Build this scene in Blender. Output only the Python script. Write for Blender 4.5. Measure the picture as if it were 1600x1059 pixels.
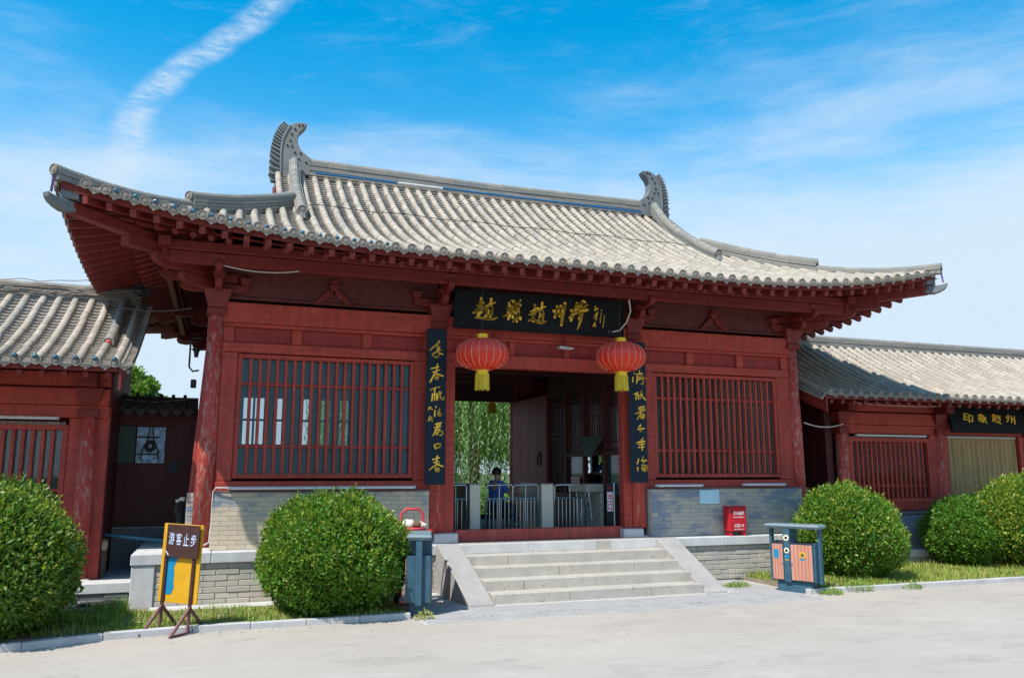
import bpy, bmesh, math, random
import numpy as np
from mathutils import Vector, Matrix, Quaternion
random.seed(7); RNG = np.random.default_rng(11)
SC = bpy.context.scene; COL = SC.collection
for _o in list(bpy.data.objects): bpy.data.objects.remove(_o)

# ------------------------------------------------------------------ camera
cam_d = bpy.data.cameras.new('camera'); cam = bpy.data.objects.new('camera', cam_d); COL.objects.link(cam)
cam_d.sensor_width = 36.0; cam_d.lens = 1265.0 / 1600 * 36; cam_d.clip_start = 0.1; cam_d.clip_end = 2000
cam.location = (0, 0, 2.0)
PITCH = math.atan(208 / 1265.0)
cam.rotation_euler = (math.pi / 2 + PITCH, 0, -math.radians(19.7))
SC.camera = cam

# ------------------------------------------------------------------ sun, sky, exposure
SUN_TO = Vector((-0.62, -0.38, 1.0)).normalized()            # towards the sun
SUN_EL = math.asin(SUN_TO.z); SUN_AZ = math.atan2(SUN_TO.x, SUN_TO.y)
sd = bpy.data.lights.new('sun', 'SUN'); sd.energy = 5.0; sd.angle = math.radians(0.53); sd.color = (1.0, 0.955, 0.88)
so = bpy.data.objects.new('sun', sd); COL.objects.link(so); so.location = (-20, -10, 30)
so.rotation_euler = (-SUN_TO).to_track_quat('-Z', 'Y').to_euler()
W_ = bpy.data.worlds.new('World'); SC.world = W_; W_.use_nodes = True
def build_world():
    nt = W_.node_tree; nt.nodes.clear(); N = nt.nodes.new; L = nt.links.new
    out = N('ShaderNodeOutputWorld'); bg = N('ShaderNodeBackground'); L(bg.outputs[0], out.inputs[0])
    sky = N('ShaderNodeTexSky'); sky.sky_type = 'NISHITA'; sky.sun_disc = False
    sky.sun_elevation = SUN_EL; sky.sun_rotation = SUN_AZ; sky.altitude = 50
    sky.air_density = 1.0; sky.dust_density = 0.6; sky.ozone_density = 3.5
    bg.inputs[1].default_value = 0.128
    hs = N('ShaderNodeHueSaturation'); hs.inputs['Saturation'].default_value = 1.46; hs.inputs['Value'].default_value = 1.55
    hs.inputs['Hue'].default_value = 0.480
    L(sky.outputs[0], hs.inputs['Color'])
    tc = N('ShaderNodeTexCoord'); sep = N('ShaderNodeSeparateXYZ'); L(tc.outputs['Generated'], sep.inputs[0])
    def math_(op, a, b=None, clamp=False):
        m = N('ShaderNodeMath'); m.operation = op; m.use_clamp = clamp
        for i, v in enumerate((a, b)):
            if v is None: continue
            if isinstance(v, (int, float)): m.inputs[i].default_value = v
            else: L(v, m.inputs[i])
        return m.outputs[0]
    def rng(v, a, b, c=0.0, d=1.0):
        m = N('ShaderNodeMapRange'); m.interpolation_type = 'SMOOTHSTEP'
        L(v, m.inputs[0]); m.inputs[1].default_value = a; m.inputs[2].default_value = b
        m.inputs[3].default_value = c; m.inputs[4].default_value = d
        return m.outputs[0]
    def noise(scale, sx, sy, sz, rot=(0, 0, 0), detail=8, rough=0.6, dist=0.0, off=(0, 0, 0)):
        mp = N('ShaderNodeMapping'); mp.inputs['Scale'].default_value = (sx, sy, sz); mp.inputs['Rotation'].default_value = rot
        mp.inputs['Location'].default_value = off
        L(tc.outputs['Generated'], mp.inputs[0])
        n = N('ShaderNodeTexNoise'); n.inputs['Scale'].default_value = scale; n.inputs['Detail'].default_value = detail
        n.inputs['Roughness'].default_value = rough; n.inputs['Distortion'].default_value = dist
        L(mp.outputs[0], n.inputs['Vector']); return n.outputs[0]
    x, y, z = sep.outputs
    # thin cirrus veil, thicker towards the horizon and towards the east
    big = noise(1.7, 1.0, 1.0, 3.6, off=(3.1, 1.2, 0.4), rot=(0, 0.16, 0))
    fib = noise(3.4, 1.0, 1.0, 6.0, rot=(0.10, 0.24, 0.3), detail=10, rough=0.68, dist=0.5)
    low = rng(z, 0.52, 0.20)
    east = rng(x, -0.15, 0.55)
    dens = math_('ADD', math_('MULTIPLY', low, 0.86), math_('MULTIPLY', east, 0.16))
    dens = math_('ADD', dens, math_('MULTIPLY', math_('SUBTRACT', big, 0.52), 1.9))
    dens = math_('ADD', dens, math_('MULTIPLY', math_('SUBTRACT', fib, 0.50), 0.75))
    veil = rng(dens, -0.02, 0.90)
    wisp = math_('MULTIPLY', rng(noise(4.6, 1.0, 1.0, 5.0, rot=(0.0, 0.5, 0.6), detail=12, rough=0.72, dist=0.8), 0.50, 0.84), 0.24)
    # contrail: a band whose azimuth drifts with height
    azm = math_('DIVIDE', x, math_('MAXIMUM', y, 0.05))
    ramp = N('ShaderNodeValToRGB'); cr = ramp.color_ramp; cr.interpolation = 'CARDINAL'
    pts = [(.3193, -.128), (.3498, -.1205), (.3761, -.1159), (.4072, -.0977), (.444, -.0577), (.4779, -.0082), (.5058, .0283), (.5308, .0502), (.58, .10)]
    z0, z1, a0, a1 = .30, .60, -.15, .15
    while len(cr.elements) > 1: cr.elements.remove(cr.elements[-1])
    for i, (zz, aa) in enumerate(pts):
        e = cr.elements[0] if i == 0 else cr.elements.new((zz - z0) / (z1 - z0))
        e.position = (zz - z0) / (z1 - z0); v = (aa - a0) / (a1 - a0); e.color = (v, v, v, 1)
    zn = N('ShaderNodeMapRange'); L(z, zn.inputs[0]); zn.inputs[1].default_value = z0; zn.inputs[2].default_value = z1
    L(zn.outputs[0], ramp.inputs[0])
    fz = math_('ADD', math_('MULTIPLY', ramp.outputs[0], a1 - a0), a0)
    wob = math_('MULTIPLY', math_('SUBTRACT', noise(30, 1, 1, 1.6, detail=5), 0.5), 0.02)
    d = math_('ABSOLUTE', math_('ADD', math_('SUBTRACT', azm, fz), wob))
    band = math_('MULTIPLY', rng(d, 0.030, 0.004), rng(z, 0.25, 0.335))
    band = math_('MULTIPLY', band, rng(z, 0.72, 0.60))
    band = math_('MULTIPLY', band, rng(y, 0.1, 0.4))
    tex = rng(noise(26, 1.0, 1.0, 4.0, detail=8, rough=0.75), 0.34, 0.62, 0.25, 1.0)
    trail = math_('MULTIPLY', math_('MULTIPLY', band, tex), 0.66)
    base_ = math_('MAXIMUM', math_('ADD', math_('MULTIPLY', veil, 0.74), math_('MULTIPLY', low, 0.26)), wisp, True)
    tot = math_('ADD', base_, math_('MULTIPLY', math_('SUBTRACT', 1.0, base_), trail), True)
    mix = N('ShaderNodeMixRGB'); L(tot, mix.inputs[0]); L(hs.outputs[0], mix.inputs[1])
    mix.inputs[2].default_value = (4.15, 5.08, 6.0, 1)
    L(mix.outputs[0], bg.inputs[0])
build_world()
vs = SC.view_settings; vs.view_transform = 'Standard'; vs.look = 'None'; vs.exposure = 0.35; vs.gamma = 1; vs.use_curve_mapping = False
try: SC.display_settings.display_device = 'sRGB'
except Exception: pass

# ------------------------------------------------------------------ materials
MATS = {}
class NB:
    def __init__(s, name):
        s.m = bpy.data.materials.new(name); s.m.use_nodes = True; s.nt = s.m.node_tree; s.nt.nodes.clear()
        s.out = s.n('ShaderNodeOutputMaterial'); s.b = s.n('ShaderNodeBsdfPrincipled'); s.l(s.b.outputs[0], s.out.inputs[0])
        s.geo = s.n('ShaderNodeNewGeometry'); s.obi = s.n('ShaderNodeObjectInfo')
        MATS[name] = s.m
    def n(s, t): return s.nt.nodes.new(t)
    def l(s, a, b): s.nt.links.new(a, b)
    def math(s, op, a, b=None, clamp=False):
        m = s.n('ShaderNodeMath'); m.operation = op; m.use_clamp = clamp
        for i, v in enumerate((a, b)):
            if v is None: continue
            if isinstance(v, (int, float)): m.inputs[i].default_value = v
            else: s.l(v, m.inputs[i])
        return m.outputs[0]
    def noise(s, scale, detail=6, rough=0.6, sc=(1, 1, 1), dist=0, off=(0, 0, 0)):
        mp = s.n('ShaderNodeMapping'); mp.inputs['Scale'].default_value = sc; mp.inputs['Location'].default_value = off
        s.l(s.geo.outputs['Position'], mp.inputs[0])
        n = s.n('ShaderNodeTexNoise'); n.inputs['Scale'].default_value = scale; n.inputs['Detail'].default_value = detail
        n.inputs['Roughness'].default_value = rough; n.inputs['Distortion'].default_value = dist
        s.l(mp.outputs[0], n.inputs['Vector']); return n.outputs[0]
    def rng(s, v, a, b, c=0.0, d=1.0):
        m = s.n('ShaderNodeMapRange'); s.l(v, m.inputs[0])
        for i, q in enumerate((a, b, c, d)): m.inputs[i + 1].default_value = q
        return m.outputs[0]
    def mix(s, f, a, b, mode='MIX'):
        m = s.n('ShaderNodeMixRGB'); m.blend_type = mode
        for i, v in enumerate((f, a, b)):
            if isinstance(v, (int, float)): m.inputs[i].default_value = v
            elif isinstance(v, tuple): m.inputs[i].default_value = (v[0], v[1], v[2], 1)
            else: s.l(v, m.inputs[i])
        return m.outputs[0]
    def rand(s):
        a = s.math('ADD', s.geo.outputs['Random Per Island'], s.obi.outputs['Random'])
        return s.math('FRACT', a)
    def bump(s, h, strength=0.3, dist=0.01):
        b = s.n('ShaderNodeBump'); b.inputs['Strength'].default_value = strength; b.inputs['Distance'].default_value = dist
        s.l(h, b.inputs['Height']); s.l(b.outputs[0], s.b.inputs['Normal'])
    def set(s, col=None, rough=None, metal=None, spec=None):
        for k, v in (('Base Color', col), ('Roughness', rough), ('Metallic', metal), ('Specular IOR Level', spec)):
            if v is None: continue
            if isinstance(v, tuple): s.b.inputs[k].default_value = (v[0], v[1], v[2], 1)
            elif isinstance(v, (int, float)): s.b.inputs[k].default_value = v
            else: s.l(v, s.b.inputs[k])
        return s
def simple(name, col, rough=0.6, metal=0.0, var=0.12, scale=9, bump=0.0, spec=0.4):
    s = NB(name); n = s.noise(scale, 6, 0.65)
    c = s.mix(s.rng(n, 0.3, 0.7), tuple(v * (1 - var) for v in col), tuple(min(1, v * (1 + var)) for v in col))
    s.set(c, rough, metal, spec)
    if bump: s.bump(s.noise(scale * 6, 4), bump, 0.004)
    return s.m
def paint_red(name, base, flake, peel=(0.44, 0.19, 0.15), grain=1.0, dust=0.12):
    s = NB(name)
    streak = s.noise(2.2, 8, 0.65, (5, 5, 0.7)); fine = s.noise(34, 6, 0.7, (3, 3, 0.5)); blot = s.noise(1.3, 4, 0.6)
    hst = s.noise(3.0, 8, 0.7, (0.5, 2, 7), 0.3, (3, 1, 2))
    c = s.mix(s.rng(s.math('ADD', s.math('MULTIPLY', streak, .5), s.math('MULTIPLY', hst, .5)), 0.36, 0.64), tuple(v * 0.62 for v in base), tuple(min(1, v * 1.3) for v in base))
    c = s.mix(s.rng(blot, 0.35, 0.7, 0, dust), c, tuple(v * 0.8 + 0.05 for v in base))
    c = s.mix(s.rng(fine, 0.50, 0.78, 0, 0.16 * grain), c, tuple(v * 0.45 for v in base))
    fl = s.noise(9.5, 9, 0.72, (2.3, 2.3, 0.62), 0.6)
    fm = s.rng(fl, 0.64 - flake, 0.68 - flake)
    c = s.mix(fm, c, peel)
    s.set(c, 0.62, 0, 0.35); s.bump(s.math('SUBTRACT', s.math('MULTIPLY', fine, 0.4), s.math('MULTIPLY', fm, 0.5)), 0.5, 0.008)
    return s.m
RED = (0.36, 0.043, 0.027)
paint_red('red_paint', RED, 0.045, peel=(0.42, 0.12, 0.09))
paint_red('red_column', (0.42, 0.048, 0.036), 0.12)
paint_red('red_eave_shaded', (0.165, 0.017, 0.013), -0.01, dust=0.1)  # the facade's red made darker: shade under the eaves put into the colour
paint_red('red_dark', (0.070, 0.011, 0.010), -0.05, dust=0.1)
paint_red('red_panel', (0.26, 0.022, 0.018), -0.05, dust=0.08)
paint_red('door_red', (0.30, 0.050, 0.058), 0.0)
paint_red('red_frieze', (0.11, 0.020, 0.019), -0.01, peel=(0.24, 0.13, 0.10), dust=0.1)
paint_red('wall_red', (0.38, 0.055, 0.042), 0.04)
def tile_mat(name, base, dark, thr=0.90):
    s = NB(name); r = s.rand()
    lic = s.noise(7, 9, 0.72); fine = s.noise(60, 5, 0.7); big = s.noise(0.9, 4, 0.6)
    c = s.mix(s.rng(r, 0, 1), tuple(v * 0.82 for v in base), tuple(v * 1.15 for v in base))
    c = s.mix(s.rng(r, thr, thr + 0.03, 0, 0.55), c, dark)
    c = s.mix(s.rng(lic, 0.50, 0.72, 0, 0.6), c, dark)
    c = s.mix(s.rng(big, 0.4, 0.75, 0, 0.35), c, (base[0] * 0.9, base[1] * 0.86, base[2] * 0.74))
    stk = s.noise(2.6, 8, 0.75, (1.6, .35, .6), 0.4, (4, 2, 1)); c = s.mix(s.rng(stk, 0.50, 0.72, 0, 0.55), c, tuple(v * .55 for v in base))
    c = s.mix(s.rng(fine, 0.35, 0.75, 0, 0.35), c, (base[0] * 1.3, base[1] * 1.28, base[2] * 1.2))
    s.set(c, 0.88, 0, 0.25); s.bump(s.noise(45, 6, 0.7), 0.45, 0.006)
    return s.m
tile_mat('roof_tile', (0.365, 0.318, 0.262), (0.15, 0.145, 0.14), .86)
tile_mat('pan_tile', (0.235, 0.205, 0.175), (0.06, 0.06, 0.06), .8)
tile_mat('ridge_tile', (0.26, 0.245, 0.215), (0.09, 0.115, 0.135), .5)
tile_mat('end_tile', (0.22, 0.20, 0.175), (0.10, 0.10, 0.10), .7)
tile_mat('ornament_tile', (0.20, 0.205, 0.20), (0.06, 0.09, 0.12), .5)
def brick_mat(name, grey, tan, thr=0.5, zg=0.0):
    s = NB(name); r = s.rand(); n = s.noise(1.15, 5, 0.65, (1, 1, 1.6)); f = s.noise(30, 6, 0.7)
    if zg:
        sz = s.n('ShaderNodeSeparateXYZ'); s.l(s.geo.outputs['Position'], sz.inputs[0]); n = s.math('ADD', n, s.math('MULTIPLY', s.math('SUBTRACT', 1.38, sz.outputs[2]), zg))  # besides tan stains, a sunlit foot and blue-shaded top put into the colour
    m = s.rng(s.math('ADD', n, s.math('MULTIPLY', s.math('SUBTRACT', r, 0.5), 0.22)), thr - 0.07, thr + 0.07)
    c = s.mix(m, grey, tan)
    c = s.mix(s.rng(r, 0, 1, 0, 0.28), c, (0.12, 0.13, 0.14))
    c = s.mix(s.rng(f, 0.4, 0.8, 0, 0.3), c, (0.42, 0.40, 0.36))
    s.set(c, 0.9, 0, 0.2); s.bump(f, 0.5, 0.005)
    return s.m
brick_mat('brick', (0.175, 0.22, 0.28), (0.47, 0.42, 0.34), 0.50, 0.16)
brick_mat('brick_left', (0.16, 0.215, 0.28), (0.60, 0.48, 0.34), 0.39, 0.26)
brick_mat('brick_plinth', (0.34, 0.325, 0.29), (0.47, 0.42, 0.345), 0.42)
brick_mat('brick_blue', (0.16, 0.21, 0.27), (0.27, 0.27, 0.27), 0.58)
brick_mat('brick_dark', (0.10, 0.105, 0.11), (0.14, 0.135, 0.13), 0.6)
simple('mortar', (0.44, 0.42, 0.39), 0.95, var=0.2, scale=14, bump=0.4)
def stone_mat(name, base, stain=0.35, spots=0.0):
    s = NB(name); r = s.rand(); n = s.noise(3.2, 9, 0.7); f = s.noise(70, 6, 0.75); st = s.noise(1.0, 6, 0.7, (1, 1, 2.4))
    c = s.mix(s.rng(n, 0.3, 0.7), tuple(v * 0.82 for v in base), tuple(min(1, v * 1.12) for v in base))
    c = s.mix(s.rng(st, 0.5, 0.8, 0, stain), c, tuple(v * 0.5 for v in base))
    c = s.mix(s.rng(r, 0, 1, 0, 0.15), c, (0.25, 0.26, 0.27))
    c = s.mix(s.rng(f, 0.58, 0.8, 0, 0.4), c, tuple(v * 0.45 for v in base))
    if spots:
        sp_ = s.noise(7.5, 7, 0.8); ms = s.noise(0.85, 3, 0.5, off=(2.3, 0, .7))
        c = s.mix(s.math('MULTIPLY', s.rng(sp_, 0.60, 0.66, 0, spots), s.rng(ms, 0.44, 0.52)), c, (0.10, 0.10, 0.095))
    s.set(c, 0.85, 0, 0.25); s.bump(f, 0.4, 0.004)
    return s.m
stone_mat('stone', (0.53, 0.525, 0.51), 0.3)
stone_mat('stone_step', (0.44, 0.40, 0.345), 0.45, 0.8)
stone_mat('stone_speckle', (0.33, 0.315, 0.30), 0.4)
stone_mat('paver', (0.34, 0.335, 0.33), 0.5)
stone_mat('kerb_stone', (0.47, 0.46, 0.45), 0.3)
def ground_mat():
    s = NB('concrete_ground')
    a = s.noise(0.35, 6, 0.6); b = s.noise(2.2, 9, 0.72); f = s.noise(120, 6, 0.8); crk = s.noise(0.9, 8, 0.6, (1, 1.6, 1), 1.2)
    c = s.mix(s.rng(a, 0.32, 0.68), (0.36, 0.318, 0.275), (0.405, 0.362, 0.315))
    c = s.mix(s.rng(b, 0.48, 0.78, 0, 0.32), c, (0.29, 0.26, 0.235))
    c = s.mix(s.rng(f, 0.6, 0.8, 0, 0.5), c, (0.22, 0.21, 0.20))
    c = s.mix(s.rng(f, 0.42, 0.25, 0, 0.3), c, (0.62, 0.58, 0.53))
    pt = s.noise(0.7, 5, 0.75, (1, 2.2, 1), 0.5, (5, 1, 0)); c = s.mix(s.rng(pt, 0.54, 0.66, 0, 0.42), c, (0.255, 0.23, 0.205)); c = s.mix(s.rng(pt, 0.44, 0.34, 0, 0.22), c, (0.52, 0.48, 0.43))
    line = s.math('ABSOLUTE', s.math('SUBTRACT', crk, 0.5))
    c = s.mix(s.rng(line, 0.0, 0.0022, 0.35, 0), c, (0.18, 0.17, 0.16))
    s.set(c, 0.9, 0, 0.25); s.bump(s.math('ADD', f, s.math('MULTIPLY', b, 0.6)), 0.35, 0.006)
ground_mat()
simple('soil', (0.20, 0.165, 0.12), 0.95, var=0.3, scale=6, bump=0.6)
simple('far_green', (0.07, 0.10, 0.035), 0.95, var=0.4, scale=0.8)
simple('board_black', (0.009, 0.011, 0.013), 0.6, var=0.15, spec=0.15)
simple('board_navy', (0.008, 0.018, 0.032), 0.55, var=0.15, spec=0.18)
simple('gold_paint', (0.85, 0.52, 0.04), 0.5, 0.0, var=0.15, scale=25)
simple('gold_bright', (0.80, 0.56, 0.03), 0.35, 0.25, var=0.1, scale=20)
simple('tassel_yellow', (0.62, 0.47, 0.03), 0.7, var=0.2, scale=40)
simple('cable_white', (0.50, 0.48, 0.45), 0.6)
simple('cable_dark', (0.05, 0.05, 0.05), 0.6)
simple('cable_tan', (0.26, 0.20, 0.15), 0.8)
simple('tube_grey', (0.42, 0.43, 0.45), 0.5)
simple('steel', (0.36, 0.41, 0.43), 0.30, 0.85, var=0.12, scale=20)
simple('steel_brushed', (0.52, 0.51, 0.44), 0.5, 0.45, var=0.1, scale=12)
simple('bin_teal', (0.030, 0.085, 0.125), 0.5, var=0.22, scale=10)
simple('bin_roof', (0.15, 0.21, 0.23), 0.55, var=0.15, scale=10)
s = NB('bin_wood'); r = s.rand(); g = s.noise(14, 8, 0.7, (4, 4, 0.5))
s.set(s.mix(s.rng(g, 0.3, 0.75), s.mix(r, (0.56, 0.27, 0.19), (0.50, 0.22, 0.15)), (0.36, 0.15, 0.10)), 0.6)
simple('bin_dark', (0.02, 0.02, 0.022), 0.8)
simple('cream', (0.68, 0.64, 0.48), 0.6)
simple('sign_yellow', (0.55, 0.29, 0.010), 0.5, var=0.08)
simple('sign_brown', (0.050, 0.018, 0.014), 0.55, var=0.25)
simple('sign_blue', (0.008, 0.19, 0.36), 0.45)
simple('text_white', (0.72, 0.75, 0.80), 0.6)
simple('text_lilac', (0.50, 0.60, 0.82), 0.6)
simple('leg_maroon', (0.15, 0.062, 0.060), 0.6, var=0.25)
simple('box_red', (0.48, 0.012, 0.022), 0.35, var=0.1)
simple('notice_blue', (0.40, 0.62, 0.70), 0.5, var=0.06)
simple('rust_red', (0.50, 0.045, 0.055), 0.45)
simple('cloth_white', (0.62, 0.54, 0.46), 0.9, var=0.3, scale=24)
simple('cloth_brown', (0.15, 0.08, 0.05), 0.9, var=0.3, scale=24)
simple('blue_tube', (0.02, 0.13, 0.30), 0.4, var=0.2)
simple('white_tube', (0.62, 0.62, 0.62), 0.5)
simple('bulb_blue', (0.01, 0.10, 0.17), 0.15, spec=0.8)
simple('strap_purple', (0.13, 0.09, 0.22), 0.6)
simple('iron', (0.02, 0.02, 0.02), 0.6)
simple('coping_dark', (0.055, 0.050, 0.045), 0.9)
simple('green_board', (0.030, 0.062, 0.048), 0.6)
simple('pane_sky', (0.22, 0.36, 0.52), 0.25, var=0.75, scale=11)
simple('pipe_blue', (0.05, 0.16, 0.22), 0.4)
simple('bark', (0.12, 0.09, 0.065), 0.95, var=0.35, scale=12, bump=0.6)
simple('wood_cut', (0.42, 0.32, 0.20), 0.9, var=0.3, scale=30)
simple('skin', (0.50, 0.28, 0.19), 0.5, var=0.05)
simple('hair', (0.012, 0.010, 0.010), 0.45)
simple('shirt_blue', (0.06, 0.17, 0.50), 0.85)
simple('trousers_dark', (0.03, 0.035, 0.05), 0.9)
simple('chair_dark', (0.04, 0.03, 0.03), 0.6)
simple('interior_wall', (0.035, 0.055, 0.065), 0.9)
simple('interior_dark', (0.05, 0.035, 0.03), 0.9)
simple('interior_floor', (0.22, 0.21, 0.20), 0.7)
simple('teal_frame', (0.03, 0.16, 0.19), 0.5)
simple('red_cap', (0.42, 0.06, 0.06), 0.6)
simple('far_wall_white', (0.80, 0.80, 0.78), 0.9)
def curtain_mat(name, a, b):
    s = NB(name); g = s.noise(5, 7, 0.7, (3, 3, 0.25))
    s.set(s.mix(s.rng(g, 0.35, 0.7), a, b), 0.9)
curtain_mat('curtain_tan', (0.42, 0.29, 0.13), (0.26, 0.17, 0.075))
curtain_mat('curtain_grey', (0.70, 0.58, 0.47), (0.42, 0.34, 0.28))
curtain_mat('curtain_green', (0.52, 0.48, 0.36), (0.26, 0.32, 0.28))
def glass_mat(name, tint, refl=0.10, body=(0.02, 0.05, 0.06), bodyf=0.25):
    s = NB(name); s.nt.nodes.remove(s.b)
    tr = s.n('ShaderNodeBsdfTransparent'); tr.inputs[0].default_value = (*tint, 1)
    gl = s.n('ShaderNodeBsdfGlossy'); gl.inputs['Roughness'].default_value = 0.03
    df = s.n('ShaderNodeBsdfDiffuse'); df.inputs[0].default_value = (*body, 1)
    fr = s.n('ShaderNodeFresnel'); fr.inputs[0].default_value = 1.5
    m0 = s.n('ShaderNodeMixShader'); m0.inputs[0].default_value = bodyf; s.l(tr.outputs[0], m0.inputs[1]); s.l(df.outputs[0], m0.inputs[2])
    m = s.n('ShaderNodeMixShader'); s.l(s.math('ADD', fr.outputs[0], refl, True), m.inputs[0]); s.l(m0.outputs[0], m.inputs[1]); s.l(gl.outputs[0], m.inputs[2])
    s.l(m.outputs[0], s.out.inputs[0])
glass_mat('glass_teal', (0.92, 0.98, 1.0), -0.02, (0.10, 0.27, 0.33), 0.26)
glass_mat('glass_dusty', (0.8, 0.88, 0.88), 0.02, (0.12, 0.13, 0.12), 0.2)
def leaf_mat(name, a, b, c3, trans=0.35, rough=0.42):
    s = NB(name); r = s.rand(); cl = s.noise(2.3, 4, 0.6)
    c = s.mix(s.rng(r, 0, 0.8), a, b); c = s.mix(s.rng(r, 0.86, 0.9, 0, 1), c, c3)
    c = s.mix(s.rng(cl, 0.38, 0.68, 0, 0.55), c, b)
    s.set(c, rough, 0, 0.45)
    t = s.n('ShaderNodeBsdfTranslucent'); s.l(s.mix(0.5, c, (0.30, 0.42, 0.03)), t.inputs[0])
    m = s.n('ShaderNodeMixShader'); m.inputs[0].default_value = trans; s.l(s.b.outputs[0], m.inputs[1]); s.l(t.outputs[0], m.inputs[2])
    s.l(m.outputs[0], s.out.inputs[0])
leaf_mat('leaf_box', (0.042, 0.145, 0.014), (0.105, 0.255, 0.022), (0.26, 0.34, 0.05))
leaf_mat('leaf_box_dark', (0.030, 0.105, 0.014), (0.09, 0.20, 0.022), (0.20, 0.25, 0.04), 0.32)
leaf_mat('leaf_yellow', (0.16, 0.24, 0.02), (0.34, 0.38, 0.04), (0.42, 0.42, 0.07))
leaf_mat('leaf_willow', (0.12, 0.24, 0.06), (0.26, 0.42, 0.14), (0.36, 0.46, 0.22), 0.45)
leaf_mat('leaf_tree', (0.07, 0.17, 0.02), (0.15, 0.28, 0.03), (0.22, 0.32, 0.05), 0.4)
leaf_mat('grass_blade', (0.12, 0.26, 0.03), (0.26, 0.40, 0.06), (0.42, 0.36, 0.12), 0.35, 0.6)
leaf_mat('grass_dry', (0.26, 0.34, 0.06), (0.46, 0.44, 0.10), (0.50, 0.40, 0.15), 0.35, 0.6)
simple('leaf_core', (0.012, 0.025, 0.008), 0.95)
def lantern_mat():
    s = NB('lantern_silk'); n = s.noise(14, 6, 0.7, (1, 1, 2.5)); sp = s.n('ShaderNodeSeparateXYZ')
    s.l(s.geo.outputs['Normal'], sp.inputs[0])
    top_noise = s.noise(5, 5, 0.6)
    c = s.mix(s.rng(n, 0.3, 0.75), (1.0, 0.085, 0.035), (0.92, 0.06, 0.03))
    tco = s.n('ShaderNodeTexCoord'); so_ = s.n('ShaderNodeSeparateXYZ'); s.l(tco.outputs['Object'], so_.inputs[0])
    # the upper cloth turns a duller pink
    top = s.rng(s.math('ADD', so_.outputs[2], s.math('MULTIPLY', top_noise, 0.12)), 0.02, 0.24, 0, 0.75)
    c = s.mix(top, c, (0.62, 0.22, 0.20))
    s.set(c, 0.24, 0, 0.6)
    t = s.n('ShaderNodeBsdfTranslucent'); s.l(s.mix(0.4, c, (1.0, 0.13, 0.03)), t.inputs[0])
    m = s.n('ShaderNodeMixShader'); m.inputs[0].default_value = 0.55; s.l(s.b.outputs[0], m.inputs[1]); s.l(t.outputs[0], m.inputs[2])
    s.l(m.outputs[0], s.out.inputs[0])
lantern_mat()

# ------------------------------------------------------------------ object helpers
WP = {}                                            # world offset of every parent
def _reg(o, parent, off=(0, 0, 0)):
    WP[o.name] = (WP[parent.name] if parent is not None else Vector((0, 0, 0))) + Vector(off)
def thing(name, loc, label, cat, group=None, rz=0.0, local=False):
    o = bpy.data.objects.new(name, None); COL.objects.link(o); o.location = loc; o.rotation_euler = (0, 0, rz)
    o.empty_display_size = 0.2
    o['label'] = label; o['category'] = cat
    if group: o['group'] = group
    WP[o.name] = Vector((0, 0, 0)) if local else Vector(loc)
    return o
def tag(o, label=None, cat=None, group=None, kind=None):
    for k, v in (('label', label), ('category', cat), ('group', group), ('kind', kind)):
        if v: o[k] = v
    return o
def link(name, me, parent=None, mat=None, kind=None, label=None):
    if mat:
        if len(me.materials) == 0: me.materials.append(MATS[mat])
    o = bpy.data.objects.new(name, me); COL.objects.link(o)
    if parent is not None: o.parent = parent
    WP[o.name] = WP[parent.name] if parent is not None else Vector((0, 0, 0))
    if kind: o['kind'] = kind
    if label: o['label'] = label
    return o
def piece(name, me, M, parent, label=None):
    o = bpy.data.objects.new(name, me); COL.objects.link(o); o.parent = parent
    o.matrix_local = Matrix.Translation(-WP[parent.name]) @ M
    WP[o.name] = WP[parent.name]
    if label: o['label'] = label
    return o
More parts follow.
